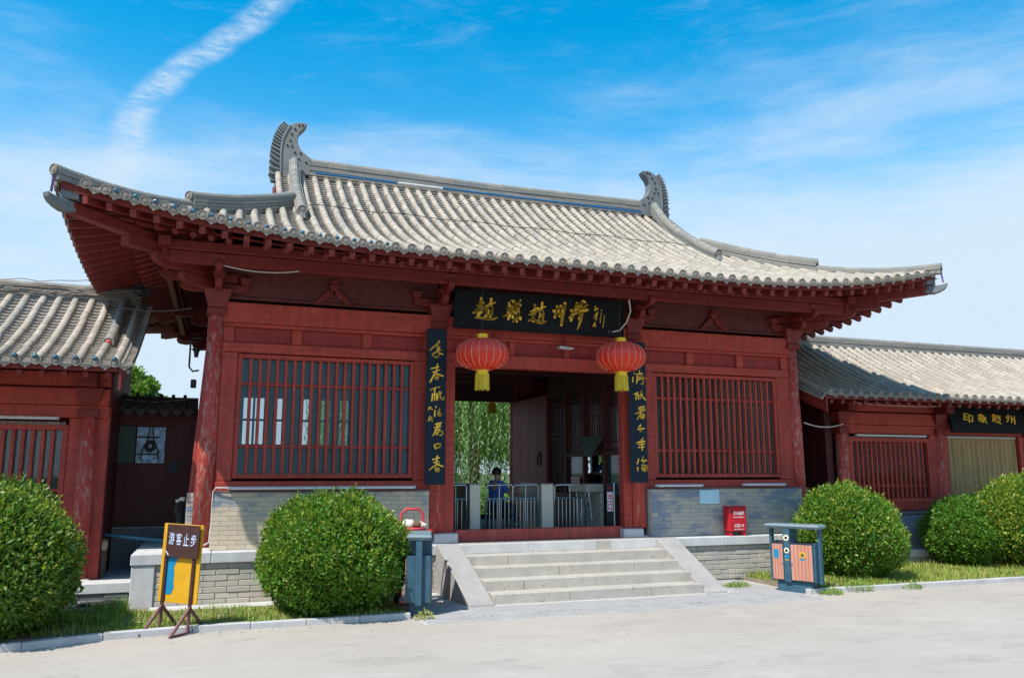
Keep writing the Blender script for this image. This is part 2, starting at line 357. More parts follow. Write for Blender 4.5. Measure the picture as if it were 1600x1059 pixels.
class MB:
    def __init__(s): s.v = []; s.f = []
    def add(s, v, f):
        b = len(s.v); s.v += [tuple(q) for q in v]; s.f += [tuple(i + b for i in q) for q in f]; return s
    def box(s, x0, x1, y0, y1, z0, z1):
        return s.add([(x0, y0, z0), (x1, y0, z0), (x1, y1, z0), (x0, y1, z0), (x0, y0, z1), (x1, y0, z1), (x1, y1, z1), (x0, y1, z1)],
                     [(0, 3, 2, 1), (4, 5, 6, 7), (0, 1, 5, 4), (1, 2, 6, 5), (2, 3, 7, 6), (3, 0, 4, 7)])
    def frustum(s, cx, cy, z0, z1, hx0, hy0, hx1, hy1):
        v = [(cx - hx0, cy - hy0, z0), (cx + hx0, cy - hy0, z0), (cx + hx0, cy + hy0, z0), (cx - hx0, cy + hy0, z0),
             (cx - hx1, cy - hy1, z1), (cx + hx1, cy - hy1, z1), (cx + hx1, cy + hy1, z1), (cx - hx1, cy + hy1, z1)]
        return s.add(v, [(0, 3, 2, 1), (4, 5, 6, 7), (0, 1, 5, 4), (1, 2, 6, 5), (2, 3, 7, 6), (3, 0, 4, 7)])
    def prism(s, pts, axis, a0, a1):
        """pts 2D outline; axis 'x': pts are (y,z); 'y': (x,z); 'z': (x,y)"""
        def mk(p, a): return {'x': (a, p[0], p[1]), 'y': (p[0], a, p[1]), 'z': (p[0], p[1], a)}[axis]
        n = len(pts); v = [mk(p, a0) for p in pts] + [mk(p, a1) for p in pts]
        f = [tuple(range(n)), tuple(range(2 * n - 1, n - 1, -1))] + [(i, i + n, (i + 1) % n + n, (i + 1) % n) for i in range(n)]
        return s.add(v, f)
    def bar(s, p0, p1, w, h, up=(0, 0, 1)):
        p0 = Vector(p0); p1 = Vector(p1); d = (p1 - p0).normalized(); x = d.cross(Vector(up)).normalized(); z = x.cross(d)
        v = []
        for p in (p0, p1):
            for a, b in ((-1, -1), (1, -1), (1, 1), (-1, 1)): v.append(p + x * a * w / 2 + z * b * h / 2)
        return s.add(v, [(0, 1, 2, 3), (7, 6, 5, 4), (0, 4, 5, 1), (1, 5, 6, 2), (2, 6, 7, 3), (3, 7, 4, 0)])
    def tube(s, path, r, n=8, caps=True):
        path = [Vector(p) for p in path]; R = r if isinstance(r, (list, tuple)) else [r] * len(path)
        b = len(s.v); up = None
        for i, p in enumerate(path):
            d = (path[min(i + 1, len(path) - 1)] - path[max(i - 1, 0)]).normalized()
            if up is None: up = d.orthogonal().normalized()
            up = (up - d * up.dot(d)).normalized(); sd_ = d.cross(up)
            for k in range(n):
                a = 2 * math.pi * k / n; s.v.append(tuple(p + (up * math.cos(a) + sd_ * math.sin(a)) * R[i]))
        for i in range(len(path) - 1):
            for k in range(n):
                k2 = (k + 1) % n; s.f.append((b + i * n + k, b + i * n + k2, b + (i + 1) * n + k2, b + (i + 1) * n + k))
        if caps:
            s.f.append(tuple(b + k for k in range(n))[::-1]); s.f.append(tuple(b + (len(path) - 1) * n + k for k in range(n)))
        return s
    def lathe(s, c, prof, n=24, sx=1, sy=1):
        c = Vector(c); b = len(s.v)
        for (r, z) in prof:
            for k in range(n):
                a = 2 * math.pi * k / n; s.v.append((c.x + r * sx * math.cos(a), c.y + r * sy * math.sin(a), c.z + z))
        for i in range(len(prof) - 1):
            for k in range(n):
                k2 = (k + 1) % n; s.f.append((b + i * n + k, b + i * n + k2, b + (i + 1) * n + k2, b + (i + 1) * n + k))
        s.f.append(tuple(b + k for k in range(n))[::-1]); s.f.append(tuple(b + (len(prof) - 1) * n + k for k in range(n)))
        return s
    def quad(s, a, b, c, d): return s.add([a, b, c, d], [(0, 1, 2, 3)])
    def mesh(s, name, off=Vector((0, 0, 0)), bevel=0.0, smooth=False):
        me = bpy.data.meshes.new(name); o = tuple(off)
        me.from_pydata([(v[0] - o[0], v[1] - o[1], v[2] - o[2]) for v in s.v], [], s.f)
        bm = bmesh.new(); bm.from_mesh(me)
        bmesh.ops.recalc_face_normals(bm, faces=bm.faces)
        if bevel > 0:
            ed = [e for e in bm.edges if e.is_manifold and e.calc_face_angle(0) > 0.6]
            bmesh.ops.bevel(bm, geom=ed, offset=bevel, segments=1, affect='EDGES', clamp_overlap=True)
        bm.to_mesh(me); bm.free()
        if smooth: me.polygons.foreach_set('use_smooth', [True] * len(me.polygons))
        me.update(); return me
    def build(s, name, mat, parent=None, bevel=0.0, kind=None, label=None, smooth=False):
        off = WP[parent.name] if parent is not None else Vector((0, 0, 0))
        return link(name, s.mesh(name, off, bevel, smooth), parent, mat, kind, label)
def BX(name, mat, parent, x0, x1, y0, y1, z0, z1, bevel=0.008, label=None, kind=None):
    return MB().box(min(x0, x1), max(x0, x1), min(y0, y1), max(y0, y1), min(z0, z1), max(z0, z1)).build(name, mat, parent, bevel, kind, label)
def np_mesh(name, V, F, smooth=False):
    """V (n,3), F (m,k) arrays with constant k"""
    me = bpy.data.meshes.new(name); m, k = F.shape
    me.vertices.add(len(V)); me.vertices.foreach_set('co', np.ascontiguousarray(V, dtype=np.float32).ravel())
    me.loops.add(m * k); me.loops.foreach_set('vertex_index', np.ascontiguousarray(F, dtype=np.int32).ravel())
    me.polygons.add(m); me.polygons.foreach_set('loop_start', np.arange(0, m * k, k, dtype=np.int32))
    me.polygons.foreach_set('loop_total', np.full(m, k, dtype=np.int32))
    if smooth: me.polygons.foreach_set('use_smooth', np.ones(m, dtype=bool))
    me.update(calc_edges=True); me.validate(); return me
def stamp(name, tv, tf, mats, mat, parent, kind='stuff', smooth=False):
    """merge many transformed copies of a quad template into one mesh"""
    if not mats: return None
    M = np.array([[list(r) for r in m] for m in mats]); off = WP[parent.name] if parent is not None else Vector((0, 0, 0))
    tvh = np.c_[np.array(tv), np.ones(len(tv))]
    V = np.einsum('nij,vj->nvi', M, tvh)[:, :, :3].reshape(-1, 3) - np.array(off)
    F = (np.array(tf)[None] + (np.arange(len(mats)) * len(tv))[:, None, None]).reshape(-1, np.array(tf).shape[1])
    return link(name, np_mesh(name, V, F, smooth), parent, mat, kind)
def frame(o, x, y, z=None, scale=(1, 1, 1)):
    """matrix from origin and x / y axis directions"""
    x = Vector(x).normalized(); y = Vector(y); y = (y - x * y.dot(x)).normalized(); z = x.cross(y)
    return Matrix(((x.x * scale[0], y.x * scale[1], z.x * scale[2], o[0]), (x.y * scale[0], y.y * scale[1], z.y * scale[2], o[1]),
                   (x.z * scale[0], y.z * scale[1], z.z * scale[2], o[2]), (0, 0, 0, 1)))
_dg = None
def text_mesh(body, w, h, ex=0.002, bold=0.0, shear=0.0):
    """text as a mesh in the XZ plane facing -Y, fitted to w x h and centred on the origin"""
    c = bpy.data.curves.new('lettering', 'FONT'); c.body = body; c.size = 1; c.extrude = 0.0; c.offset = bold; c.shear = shear
    c.resolution_u = 3
    o = bpy.data.objects.new('lettering_tmp', c); COL.objects.link(o)
    dg = bpy.context.evaluated_depsgraph_get(); m = bpy.data.meshes.new_from_object(o.evaluated_get(dg))
    bpy.data.objects.remove(o)
    n = len(m.vertices); co = np.empty(n * 3, dtype=np.float32); m.vertices.foreach_get('co', co); co = co.reshape(-1, 3)
    mn = co.min(0); mx = co.max(0); q = (co - (mn + mx) / 2); s_ = np.array([w / max(mx[0] - mn[0], 1e-6), h / max(mx[1] - mn[1], 1e-6)])
    out = np.zeros_like(co); out[:, 0] = q[:, 0] * s_[0]; out[:, 2] = q[:, 1] * s_[1]
    m.vertices.foreach_set('co', out.ravel()); m.update(); return m
def lettering(name, body, w, h, M, parent, mat, **k):
    me = text_mesh(body, w, h, **k); me.materials.append(MATS[mat]); return piece(name, me, M, parent)
def strokes_mesh(name, data, yplane, mat, parent, wt=1.22):
    mb = MB(); k = 0
    for st in data:
        P = [(st[i], st[i + 1], st[i + 2] * wt) for i in range(0, len(st), 3)]
        # smooth the polyline (Chaikin) so the strokes bend like a brush
        for _ in range(2):
            if len(P) > 2:
                Q = [P[0]]
                for a, b in zip(P[:-1], P[1:]):
                    Q += [tuple(a[i] * .75 + b[i] * .25 for i in range(3)), tuple(a[i] * .25 + b[i] * .75 for i in range(3))]
                P = Q + [P[-1]]
        for i, (x, z, r) in enumerate(P):
            yy = yplane - 0.002 - k * 0.00006; k += 1; n = 8
            if i in (0, len(P) - 1): mb.add([(x + r * math.cos(2 * math.pi * j / n), yy, z + r * math.sin(2 * math.pi * j / n)) for j in range(n)], [tuple(range(n))])
            if i:
                a, b = P[i - 1], P[i]; d = Vector((b[0] - a[0], b[1] - a[1])); 
                if d.length < 1e-5: continue
                nrm = Vector((-d.y, d.x)).normalized(); yy -= 0.00003
                mb.add([(a[0] + nrm.x * a[2], yy, a[1] + nrm.y * a[2]), (b[0] + nrm.x * b[2], yy, b[1] + nrm.y * b[2]),
                        (b[0] - nrm.x * b[2], yy, b[1] - nrm.y * b[2]), (a[0] - nrm.x * a[2], yy, a[1] - nrm.y * a[2])], [(0, 1, 2, 3)])
                if i < len(P) - 1: mb.add([(x + r * math.cos(2 * math.pi * j / n), yy, z + r * math.sin(2 * math.pi * j / n)) for j in range(n)], [tuple(range(n))])
    off = WP[parent.name]; me = bpy.data.meshes.new(name)
    me.from_pydata([(v[0] - off[0], v[1] - off[1], v[2] - off[2]) for v in mb.v], [], mb.f); me.update()
    return link(name, me, parent, mat)
_bricks = {}
def brick_mesh(L, D, H, mat, bev=0.004):
    k = (round(L, 3), round(D, 3), round(H, 3), mat)
    if k not in _bricks:
        me = MB().box(-L / 2, L / 2, 0, D, -H / 2, H / 2).mesh('brick', bevel=bev); me.materials.append(MATS[mat]); _bricks[k] = me
    return _bricks[k]
def brick_wall(parent, x0, x1, z0, z1, yf, ch, bl, mat, joint=0.0055, wob=0.002, rot=None, depth=0.10, name='brick', bev=0.004):
    """courses of single bricks, face at y = yf looking to -y; returns how many"""
    n = max(1, round((z1 - z0) / ch)); ch = (z1 - z0) / n; cnt = 0; rr = random.Random(int(x0 * 100 + z0 * 10 + yf))
    for c in range(n):
        z = z0 + (c + .5) * ch; x = x0 - (bl / 2 if c % 2 else 0)
        while x < x1 - 0.02:
            a = max(x, x0); b = min(x + bl, x1); x += bl
            if b - a < 0.03: continue
            L = round(b - a - joint, 3)
            M = Matrix.Translation(((a + b) / 2, yf + rr.uniform(-wob, wob), z)) @ Matrix.Rotation(rr.uniform(-.006, .006), 4, 'Y')
            if rot is not None: M = rot @ M
            piece(name, brick_mesh(L, depth, round(ch - joint, 4), mat, bev), M, parent); cnt += 1
    return cnt
def catenary(p0, p1, sag, n=14):
    p0 = Vector(p0); p1 = Vector(p1)
    return [p0.lerp(p1, i / n) - Vector((0, 0, sag * 4 * (i / n) * (1 - i / n))) for i in range(n + 1)]

ST_MAIN=[[4.291,5.081,0.027,4.287,4.997,0.032,4.264,4.925,0.027,4.238,4.844,0.03,4.234,4.747,0.03],[4.21,4.947,0.011,4.278,4.983,0.023,4.336,5.009,0.013],[4.153,4.816,0.019,4.242,4.879,0.027,4.36,4.922,0.025,4.459,4.991,0.023,4.56,5.029,0.009],[4.477,5.085,0.025,4.477,5.045,0.025,4.459,4.991,0.022],[4.405,4.943,0.02,4.396,4.845,0.02,4.37,4.756,0.023],[4.496,4.949,0.013,4.501,4.879,0.018,4.478,4.789,0.023,4.451,4.761,0.013],[4.432,4.874,0.013,4.419,4.803,0.014],[4.306,4.839,0.016,4.238,4.8,0.018],[4.18,4.728,0.012,4.297,4.725,0.018,4.415,4.724,0.025,4.515,4.717,0.02,4.584,4.752,0.009],[4.818,5.034,0.022,4.809,4.944,0.025,4.795,4.854,0.018],[4.874,5.083,0.018,4.925,5.069,0.027,4.934,4.971,0.027,4.901,4.862,0.024],[4.827,4.99,0.024,4.883,4.967,0.018,4.846,4.902,0.02,4.892,4.843,0.018],[4.707,4.778,0.009,4.781,4.818,0.018,4.892,4.843,0.022,4.948,4.856,0.016],[4.836,4.822,0.02,4.8,4.739,0.022],[4.887,4.785,0.027,4.887,4.763,0.02],[5.037,5.104,0.015,5.004,5.056,0.016,4.967,5.018,0.007],[5.032,5.013,0.022,4.995,4.966,0.013,4.971,4.938,0.009,5.018,4.932,0.018,4.967,4.893,0.013],[5.009,4.878,0.016,4.985,4.796,0.024,4.962,4.696,0.018],[4.887,4.692,0.011,4.948,4.749,0.016,5.041,4.782,0.018],[5.032,4.772,0.02,5.036,4.746,0.02],[5.32,5.029,0.02,5.319,4.905,0.023,5.267,4.803,0.023,5.28,4.73,0.02],[5.234,4.904,0.01,5.385,4.984,0.015],[5.202,4.843,0.01,5.306,4.88,0.018,5.39,4.947,0.015],[5.464,5.089,0.02,5.45,4.964,0.018],[5.406,4.968,0.013,5.53,5.019,0.01],[5.424,4.925,0.015,5.402,4.799,0.015,5.384,4.736,0.015],[5.482,4.936,0.01,5.489,4.842,0.015,5.467,4.754,0.013],[5.437,4.868,0.008,5.442,4.814,0.008],[5.197,4.732,0.013,5.28,4.767,0.02,5.358,4.715,0.023,5.462,4.704,0.018,5.528,4.74,0.01],[5.692,4.949,0.024,5.711,4.928,0.019],[5.76,5.031,0.024,5.75,4.948,0.024,5.71,4.828,0.021],[5.833,5.045,0.025,5.822,4.953,0.023,5.807,4.852,0.019],[5.779,4.959,0.015,5.793,4.933,0.011],[5.916,5.101,0.03,5.896,5.004,0.025,5.865,4.838,0.023,5.839,4.691,0.022],[5.857,4.974,0.013,5.866,4.956,0.011],[6.162,5.123,0.021,6.126,5.001,0.023,6.065,4.86,0.027,6.035,4.794,0.025],[6.047,4.978,0.025,6.106,4.972,0.023,6.245,5.083,0.019],[6.125,4.964,0.021,6.016,4.848,0.021,6.001,4.837,0.013],[6.286,5.169,0.029,6.335,5.154,0.017],[6.286,5.169,0.029,6.225,5.091,0.021,6.145,5.012,0.015],[6.379,5.111,0.012,6.284,5.04,0.023,6.204,4.97,0.023,6.139,4.92,0.015],[6.378,5.014,0.023,6.303,4.986,0.025,6.233,4.935,0.025,6.192,4.831,0.017],[6.214,4.98,0.013,6.343,4.998,0.019],[6.262,4.9,0.019,6.221,4.769,0.023,6.159,4.619,0.006],[6.544,5.09,0.01,6.527,5.01,0.009],[6.593,5.051,0.012,6.542,5.02,0.008],[6.592,4.977,0.012,6.541,4.955,0.008,6.51,4.861,0.009],[6.571,4.957,0.008,6.549,4.827,0.009],[6.541,4.918,0.006,6.591,4.931,0.006],[6.518,4.779,0.009,6.487,4.703,0.009],[6.523,4.77,0.008,6.536,4.697,0.009],[6.668,5.029,0.007,6.67,5.01,0.008],[6.66,4.973,0.008,6.662,4.959,0.007],[6.651,4.93,0.008,6.661,4.922,0.007],[6.64,4.895,0.006,6.652,4.892,0.006],[6.64,4.869,0.007,6.635,4.841,0.007],[6.639,4.823,0.006,6.63,4.776,0.006],[6.726,4.917,0.007,6.721,4.898,0.007],[6.72,4.875,0.007,6.712,4.851,0.007],[6.714,4.823,0.007,6.704,4.804,0.007],[6.703,4.776,0.007,6.693,4.753,0.007],[6.692,4.725,0.008,6.685,4.701,0.008]]
ST_L=[[3.527,4.28,0.011,3.494,4.191,0.014,3.502,4.111,0.014],[3.373,4.105,0.013,3.44,4.175,0.012,3.541,4.254,0.011],[3.542,4.174,0.009,3.522,4.112,0.011],[3.408,4.033,0.011,3.509,4.091,0.012,3.57,4.115,0.008],[3.523,4.072,0.011,3.531,4.019,0.012,3.49,3.97,0.012,3.422,4.014,0.008],[3.537,4.059,0.011,3.598,4.042,0.011],[3.506,3.864,0.011,3.488,3.697,0.012],[3.399,3.78,0.011,3.527,3.819,0.011],[3.42,3.721,0.009,3.548,3.766,0.009],[3.461,3.709,0.013,3.382,3.548,0.013],[3.488,3.697,0.012,3.611,3.656,0.012],[3.468,3.657,0.011,3.462,3.597,0.011,3.523,3.599,0.011,3.529,3.672,0.011,3.468,3.663,0.008],[3.475,3.628,0.007,3.523,3.632,0.007],[3.385,3.403,0.011,3.465,3.452,0.011,3.546,3.461,0.011],[3.465,3.432,0.011,3.459,3.366,0.012],[3.426,3.339,0.012,3.415,3.22,0.012],[3.46,3.353,0.011,3.461,3.235,0.011],[3.493,3.341,0.012,3.502,3.236,0.011],[3.433,3.339,0.009,3.52,3.342,0.011],[3.521,3.315,0.011,3.515,3.249,0.011],[3.554,3.382,0.012,3.562,3.277,0.011,3.617,3.233,0.013,3.63,3.292,0.009],[3.534,3.368,0.008,3.581,3.363,0.008],[3.488,3.123,0.011,3.491,3.107,0.01],[3.471,3.054,0.012,3.469,2.952,0.011],[3.555,3.084,0.011,3.521,3.028,0.011,3.57,3.036,0.011,3.507,2.987,0.01,3.584,3.003,0.012,3.571,2.955,0.011,3.528,2.974,0.008],[3.482,2.817,0.011,3.586,2.846,0.011],[3.524,2.838,0.011,3.511,2.77,0.012],[3.566,2.826,0.011,3.539,2.757,0.011],[3.469,2.756,0.011,3.58,2.785,0.01],[3.477,2.709,0.011,3.567,2.731,0.011],[3.511,2.757,0.011,3.45,2.628,0.011],[3.436,2.628,0.01,3.526,2.69,0.011,3.61,2.705,0.012,3.618,2.637,0.012,3.569,2.63,0.011],[3.533,2.676,0.01,3.513,2.636,0.01],[3.467,2.46,0.012,3.496,2.4,0.012],[3.467,2.467,0.011,3.578,2.495,0.014,3.579,2.434,0.012,3.502,2.407,0.011],[3.525,2.28,0.012,3.507,2.126,0.012],[3.443,2.213,0.011,3.56,2.247,0.011],[3.465,2.166,0.01,3.547,2.186,0.01],[3.391,2.04,0.011,3.493,2.126,0.012,3.562,2.153,0.01],[3.521,2.133,0.011,3.625,2.1,0.012],[3.494,2.086,0.011,3.495,2.013,0.011,3.557,2.007,0.011,3.563,2.073,0.011,3.494,2.08,0.008],[3.501,2.046,0.008,3.55,2.049,0.008],[3.359,3.106,0.007,3.401,3.107,0.007],[3.379,3.113,0.007,3.353,3.058,0.007],[3.38,3.086,0.007,3.429,3.074,0.007],[3.382,2.957,0.007,3.356,2.869,0.007],[3.382,2.95,0.007,3.417,2.938,0.007,3.425,2.863,0.007],[3.376,2.91,0.005,3.404,2.91,0.005],[3.381,2.883,0.005,3.4,2.883,0.005]]
ST_R=[[7.371,3.863,0.011,7.377,3.848,0.009],[7.341,3.786,0.012,7.331,3.696,0.012],[7.48,3.913,0.012,7.485,3.868,0.011],[7.413,3.84,0.011,7.542,3.864,0.011],[7.427,3.815,0.011,7.416,3.674,0.012],[7.462,3.803,0.009,7.446,3.726,0.009],[7.498,3.817,0.009,7.482,3.74,0.009],[7.439,3.739,0.009,7.554,3.781,0.011,7.611,3.771,0.011],[7.542,3.845,0.011,7.553,3.73,0.011,7.558,3.66,0.014,7.515,3.665,0.011],[7.36,3.463,0.012,7.439,3.497,0.011],[7.41,3.465,0.011,7.386,3.369,0.012],[7.395,3.439,0.009,7.459,3.454,0.009],[7.452,3.447,0.011,7.443,3.365,0.011],[7.511,3.525,0.012,7.495,3.448,0.012,7.486,3.385,0.011],[7.488,3.455,0.009,7.538,3.463,0.009],[7.516,3.436,0.011,7.592,3.363,0.013],[7.445,3.207,0.011,7.56,3.235,0.012],[7.437,3.169,0.009,7.565,3.191,0.011],[7.371,3.092,0.011,7.478,3.132,0.011,7.586,3.16,0.011],[7.509,3.209,0.012,7.478,3.107,0.012,7.411,2.993,0.012],[7.477,3.095,0.011,7.482,3.001,0.011,7.553,3.002,0.012,7.563,3.097,0.011,7.484,3.088,0.009],[7.49,3.057,0.008,7.547,3.065,0.008],[7.49,3.03,0.008,7.546,3.033,0.008],[7.478,2.885,0.012,7.435,2.846,0.011],[7.412,2.802,0.012,7.547,2.817,0.012],[7.477,2.841,0.011,7.496,2.76,0.012,7.454,2.765,0.008],[7.37,2.534,0.012,7.463,2.585,0.011,7.52,2.635,0.011],[7.412,2.547,0.009,7.554,2.58,0.011],[7.418,2.51,0.009,7.546,2.53,0.009],[7.41,2.46,0.009,7.537,2.474,0.009],[7.491,2.598,0.012,7.493,2.411,0.012],[7.411,2.244,0.012,7.38,2.158,0.012],[7.385,2.09,0.012,7.39,2.029,0.01],[7.51,2.282,0.013,7.466,2.213,0.011,7.528,2.183,0.011],[7.466,2.22,0.009,7.579,2.22,0.011],[7.485,2.14,0.012,7.468,2.053,0.012,7.537,2.01,0.012,7.595,2.053,0.012,7.597,2.115,0.012,7.499,2.133,0.011],[7.518,2.09,0.009,7.524,2.047,0.009],[7.504,2.066,0.008,7.553,2.078,0.008]]

# ------------------------------------------------------------------ setting: ground
def struct(name, mb, mat, kind='structure'):
    o = mb.build(name, mat); o['kind'] = kind; return o
g = MB(); g.box(-700, 700, -300, 1100, -0.5, -0.02)
struct('ground', g, 'far_green')
struct('forecourt_pavement', MB().box(-40, 60, -30, 13.4, -0.3, 0.0), 'concrete_ground')
struct('inner_court_ground', MB().box(-40, 60, 13.4, 60, -0.3, 0.002), 'far_green')
# planting strips behind the kerb
struct('planting_bed', MB().box(-12, 2.62, 11.52, 14.4, -0.1, 0.035), 'soil')
struct('planting_bed', MB().box(9.45, 30, 11.52, 14.3, -0.1, 0.035), 'soil')
# paved apron before the steps
ap = struct('paved_apron', MB().box(2.70, 9.3, 10.95, 13.5, -0.05, 0.004), 'mortar')
_pm = {}
rr = random.Random(3)
rows = 0; cnt = 0
for j in range(16):
    y = 10.97 + j * 0.155; x = 2.74 - (0.15 if j % 2 else 0); 
    while x < 9.25:
        a = max(x, 2.74); b = min(x + 0.30, 9.25); x += 0.30
        if b - a < .06: continue
        if y > 12.0 and 3.5 < (a + b) / 2 < 8.3: continue
        if 3.6 < (a + b) / 2 < 8.3 or y < 11.9 or True:
            if cnt >= 296: continue
            k = round(b - a - .008, 3)
            if k not in _pm:
                me = MB().box(-k / 2, k / 2, -0.0735, 0.0735, -0.03, 0.0).mesh('paver', bevel=0.003); me.materials.append(MATS['paver']); _pm[k] = me
            piece('paver', _pm[k], Matrix.Translation(((a + b) / 2, y + .0735, 0.010 + rr.uniform(-.0015, .0015))), ap); cnt += 1
# kerbs
def kerb(path, label):
    t = thing('kerb', path[0], label, 'kerb', 'kerbs of the planting beds')
    for (p, q) in zip(path[:-1], path[1:]):
        p = Vector(p); q = Vector(q); L = (q - p).length; n = max(1, round(L / 0.75)); d = (q - p) / n
        for i in range(n):
            me = MB().box(0.003, d.length - 0.003, 0, 0.11, -0.05, 0.085).mesh('kerb_stone', bevel=0.008); me.materials.append(MATS['kerb_stone'])
            ang = math.atan2(d.y, d.x) + rr.uniform(-.006, .006)
            piece('kerb_stone', me, Matrix.Translation(p + d * i + Vector((0, 0, rr.uniform(-.006, .004)))) @ Matrix.Rotation(ang, 4, 'Z'), t)
kerb([(-9.0, 9.9, 0), (-3.2, 10.62, 0), (-2.0, 10.98, 0), (-1.2, 11.28, 0), (-0.2, 11.42, 0), (2.62, 11.46, 0)], 'pale stone kerb running under the yellow sign and the left bushes')
kerb([(9.35, 11.46, 0), (12, 11.44, 0), (28, 11.38, 0)], 'pale stone kerb in front of the grass on the right')

# ------------------------------------------------------------------ stone platform of the gatehouse
XC = 5.55
PX0, PX1, PYF, PZ = -1.15, 12.25, 13.46, 0.80
pf = thing('stone_platform', (PX0, PYF, 0), 'grey stone slab and brick platform carrying the red gatehouse', 'platform')
BX('platform_core', 'mortar', pf, PX0 + .12, PX1 - .12, PYF + .07, 21.6, -0.05, PZ - 0.16, 0)
x = PX0; ii = 0
for w in (1.12, 1.25, 1.35, 1.25):
    BX('edge_slab', 'stone', pf, x + .003, x + w - .003, PYF, PYF + .42, PZ - .16, PZ + rr.uniform(-.002, .002), 0.01); x += w
while x < PX1 - .2:
    w = min(1.3, PX1 - x); BX('edge_slab', 'stone', pf, x + .003, x + w - .003, PYF + rr.uniform(-.002, .002), PYF + .42, PZ - .16, PZ, 0.01); x += w
y = PYF + .424
while y < 21:
    BX('edge_slab', 'stone', pf, PX0, PX0 + .5, y, y + 1.2, PZ - .16, PZ, 0.01); y += 1.204
BX('floor_infill', 'stone', pf, PX0 + .503, PX1 - .01, PYF + .423, 21.6, PZ - .15, PZ - .003, 0)
BX('corner_post', 'stone', pf, PX0 + .02, PX0 + .34, PYF + .02, PYF + .34, -0.02, PZ - .163, 0.01)
BX('side_wall', 'brick_dark', pf, PX0 + .06, PX0 + .12, PYF + .35, 21.5, -0.02, PZ - .165, 0)
n1 = brick_wall(pf, PX0 + .35, 3.70, 0.02, PZ - .163, PYF + .045, 0.086, 0.34, 'brick_plinth', wob=.006, name='brick', bev=.008)
n2 = brick_wall(pf, 8.16, 12.2, 0.02, PZ - .163, PYF + .045, 0.086, 0.34, 'brick_plinth', wob=.006, name='brick', bev=.008)
BX('base_course', 'stone', pf, PX0 + .3, 3.62, PYF - .35, PYF + .03, -0.03, 0.04, 0.01)

# ------------------------------------------------------------------ steps
st = thing('stone_steps', (5.85, 12.2, 0), 'five pale stone steps between two sloping ramps below the open gate', 'steps')
rise = PZ / 5; y0 = 12.18; tread = (PYF - y0) / 4
for i in range(5):
    ya = y0 + i * tread; yb = (ya + tread + .03) if i < 4 else PYF + .45
    z0_ = i * rise; z1_ = (i + 1) * rise
    cuts = {0: (4.06, 5.35, 6.80, 7.78), 1: (4.06, 4.72, 6.0, 7.78), 2: (4.06, 5.5, 6.9, 7.78), 3: (4.06, 4.75, 7.78), 4: (4.06, 4.9, 6.85, 7.78)}[i]
    for a, b in zip(cuts[:-1], cuts[1:]):
        sh_ = -.13 * i / 4; a += sh_; b += sh_
        BX('step_slab', 'stone_step', st, a + .002, b - .002, ya + rr.uniform(-.003, .003), yb - (.003 if i < 4 else 0), z0_ - .02 if i else -.05, z1_ + (.004 if i == 4 else 0), 0.009)
for (xa, xb, xt0, xt1) in ((3.66, 4.055, 3.66, 4.055), (7.785, 8.20, 7.785, 8.20)):
    mb = MB(); mb.prism([(12.10, -.03), (12.10, .03), (PYF - .05, PZ + .012), (PYF + .05, PZ + .012), (PYF + .05, -.03)], 'x', xa, xb)
    mb.v = [(v[0] - .17 * (v[1] - 12.10) / 1.3, v[1], v[2]) for v in mb.v]
    mb.build('ramp_slab', 'stone_speckle', st, 0.012)

# ------------------------------------------------------------------ roof geometry of the gatehouse
RX0, RX1, RY0, RY1 = -2.29, 13.39, 12.0, 22.7
Z0 = 5.42; GV = 3.14
def prof(v): return Z0 + .32 * v + .0425 * v * v
def lift(c, v): return .56 * max(0.0, 1 - c / 5.0) ** 2.2 * max(0.0, 1 - v / 4.2)
SIDES = {'F': RX1 - RX0, 'B': RX1 - RX0, 'L': RY1 - RY0, 'R': RY1 - RY0}
def sxy(side, a, v):
    return {'F': (RX0 + a, RY0 + v), 'B': (RX0 + a, RY1 - v), 'L': (RX0 + v, RY0 + a), 'R': (RX1 - v, RY0 + a)}[side]
def sp(side, a, v, dz=0.0):
    x, y = sxy(side, a, v); c = max(min(a, SIDES[side] - a), 0.0)
    return Vector((x, y, prof(v) + lift(c, v) + dz))
def vmax(side, a):
    c = min(a, SIDES[side] - a)
    if side in 'FB': return 5.35 if c > GV else c
    return min(c, GV + .25)
UPV = {'F': Vector((0, 1, 0)), 'B': Vector((0, -1, 0)), 'L': Vector((1, 0, 0)), 'R': Vector((-1, 0, 0))}
ALONG = {'F': Vector((1, 0, 0)), 'B': Vector((1, 0, 0)), 'L': Vector((0, 1, 0)), 'R': Vector((0, 1, 0))}

gh = thing('gatehouse', (XC, 17.35, PZ), 'large red timber gatehouse with grey tiled hip and gable roof and open central gate', 'gatehouse')
# roof deck: one closed sheet per slope (top and underside)
def deck(dz_top, dz_bot, vlo, name, mat, parent, vcap=9, sides='FBLR'):
    mb = MB()
    for sdn in sides:
        L = SIDES[sdn]; na = 72 if sdn in 'FB' else 48
        A = sorted(set([L * i / na for i in range(na + 1)] + ([GV - 1e-3, GV + 1e-3, L - GV - 1e-3, L - GV + 1e-3] if sdn in 'FB' else [])))
        nv = 10
        for dz in (dz_top, dz_bot):
            if dz is None: continue
            b = len(mb.v)
            for a in A:
                vm = max(min(vmax(sdn, a), vcap), 0.001)
                lo = min(vlo, vm)
                for j in range(nv + 1): mb.v.append(tuple(sp(sdn, a, lo + (vm - lo) * j / nv, dz)))
            for i in range(len(A) - 1):
                for j in range(nv):
                    q = b + i * (nv + 1) + j; mb.f.append((q, q + nv + 1, q + nv + 2, q + 1))
    return mb.build(name, mat, parent)
roof = deck(-0.045, None, 0.0, 'roof', 'pan_tile', gh)
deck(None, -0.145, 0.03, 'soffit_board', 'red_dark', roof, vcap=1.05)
deck(None, -0.26, 0.9, 'soffit_board', 'red_dark', roof, vcap=2.6)

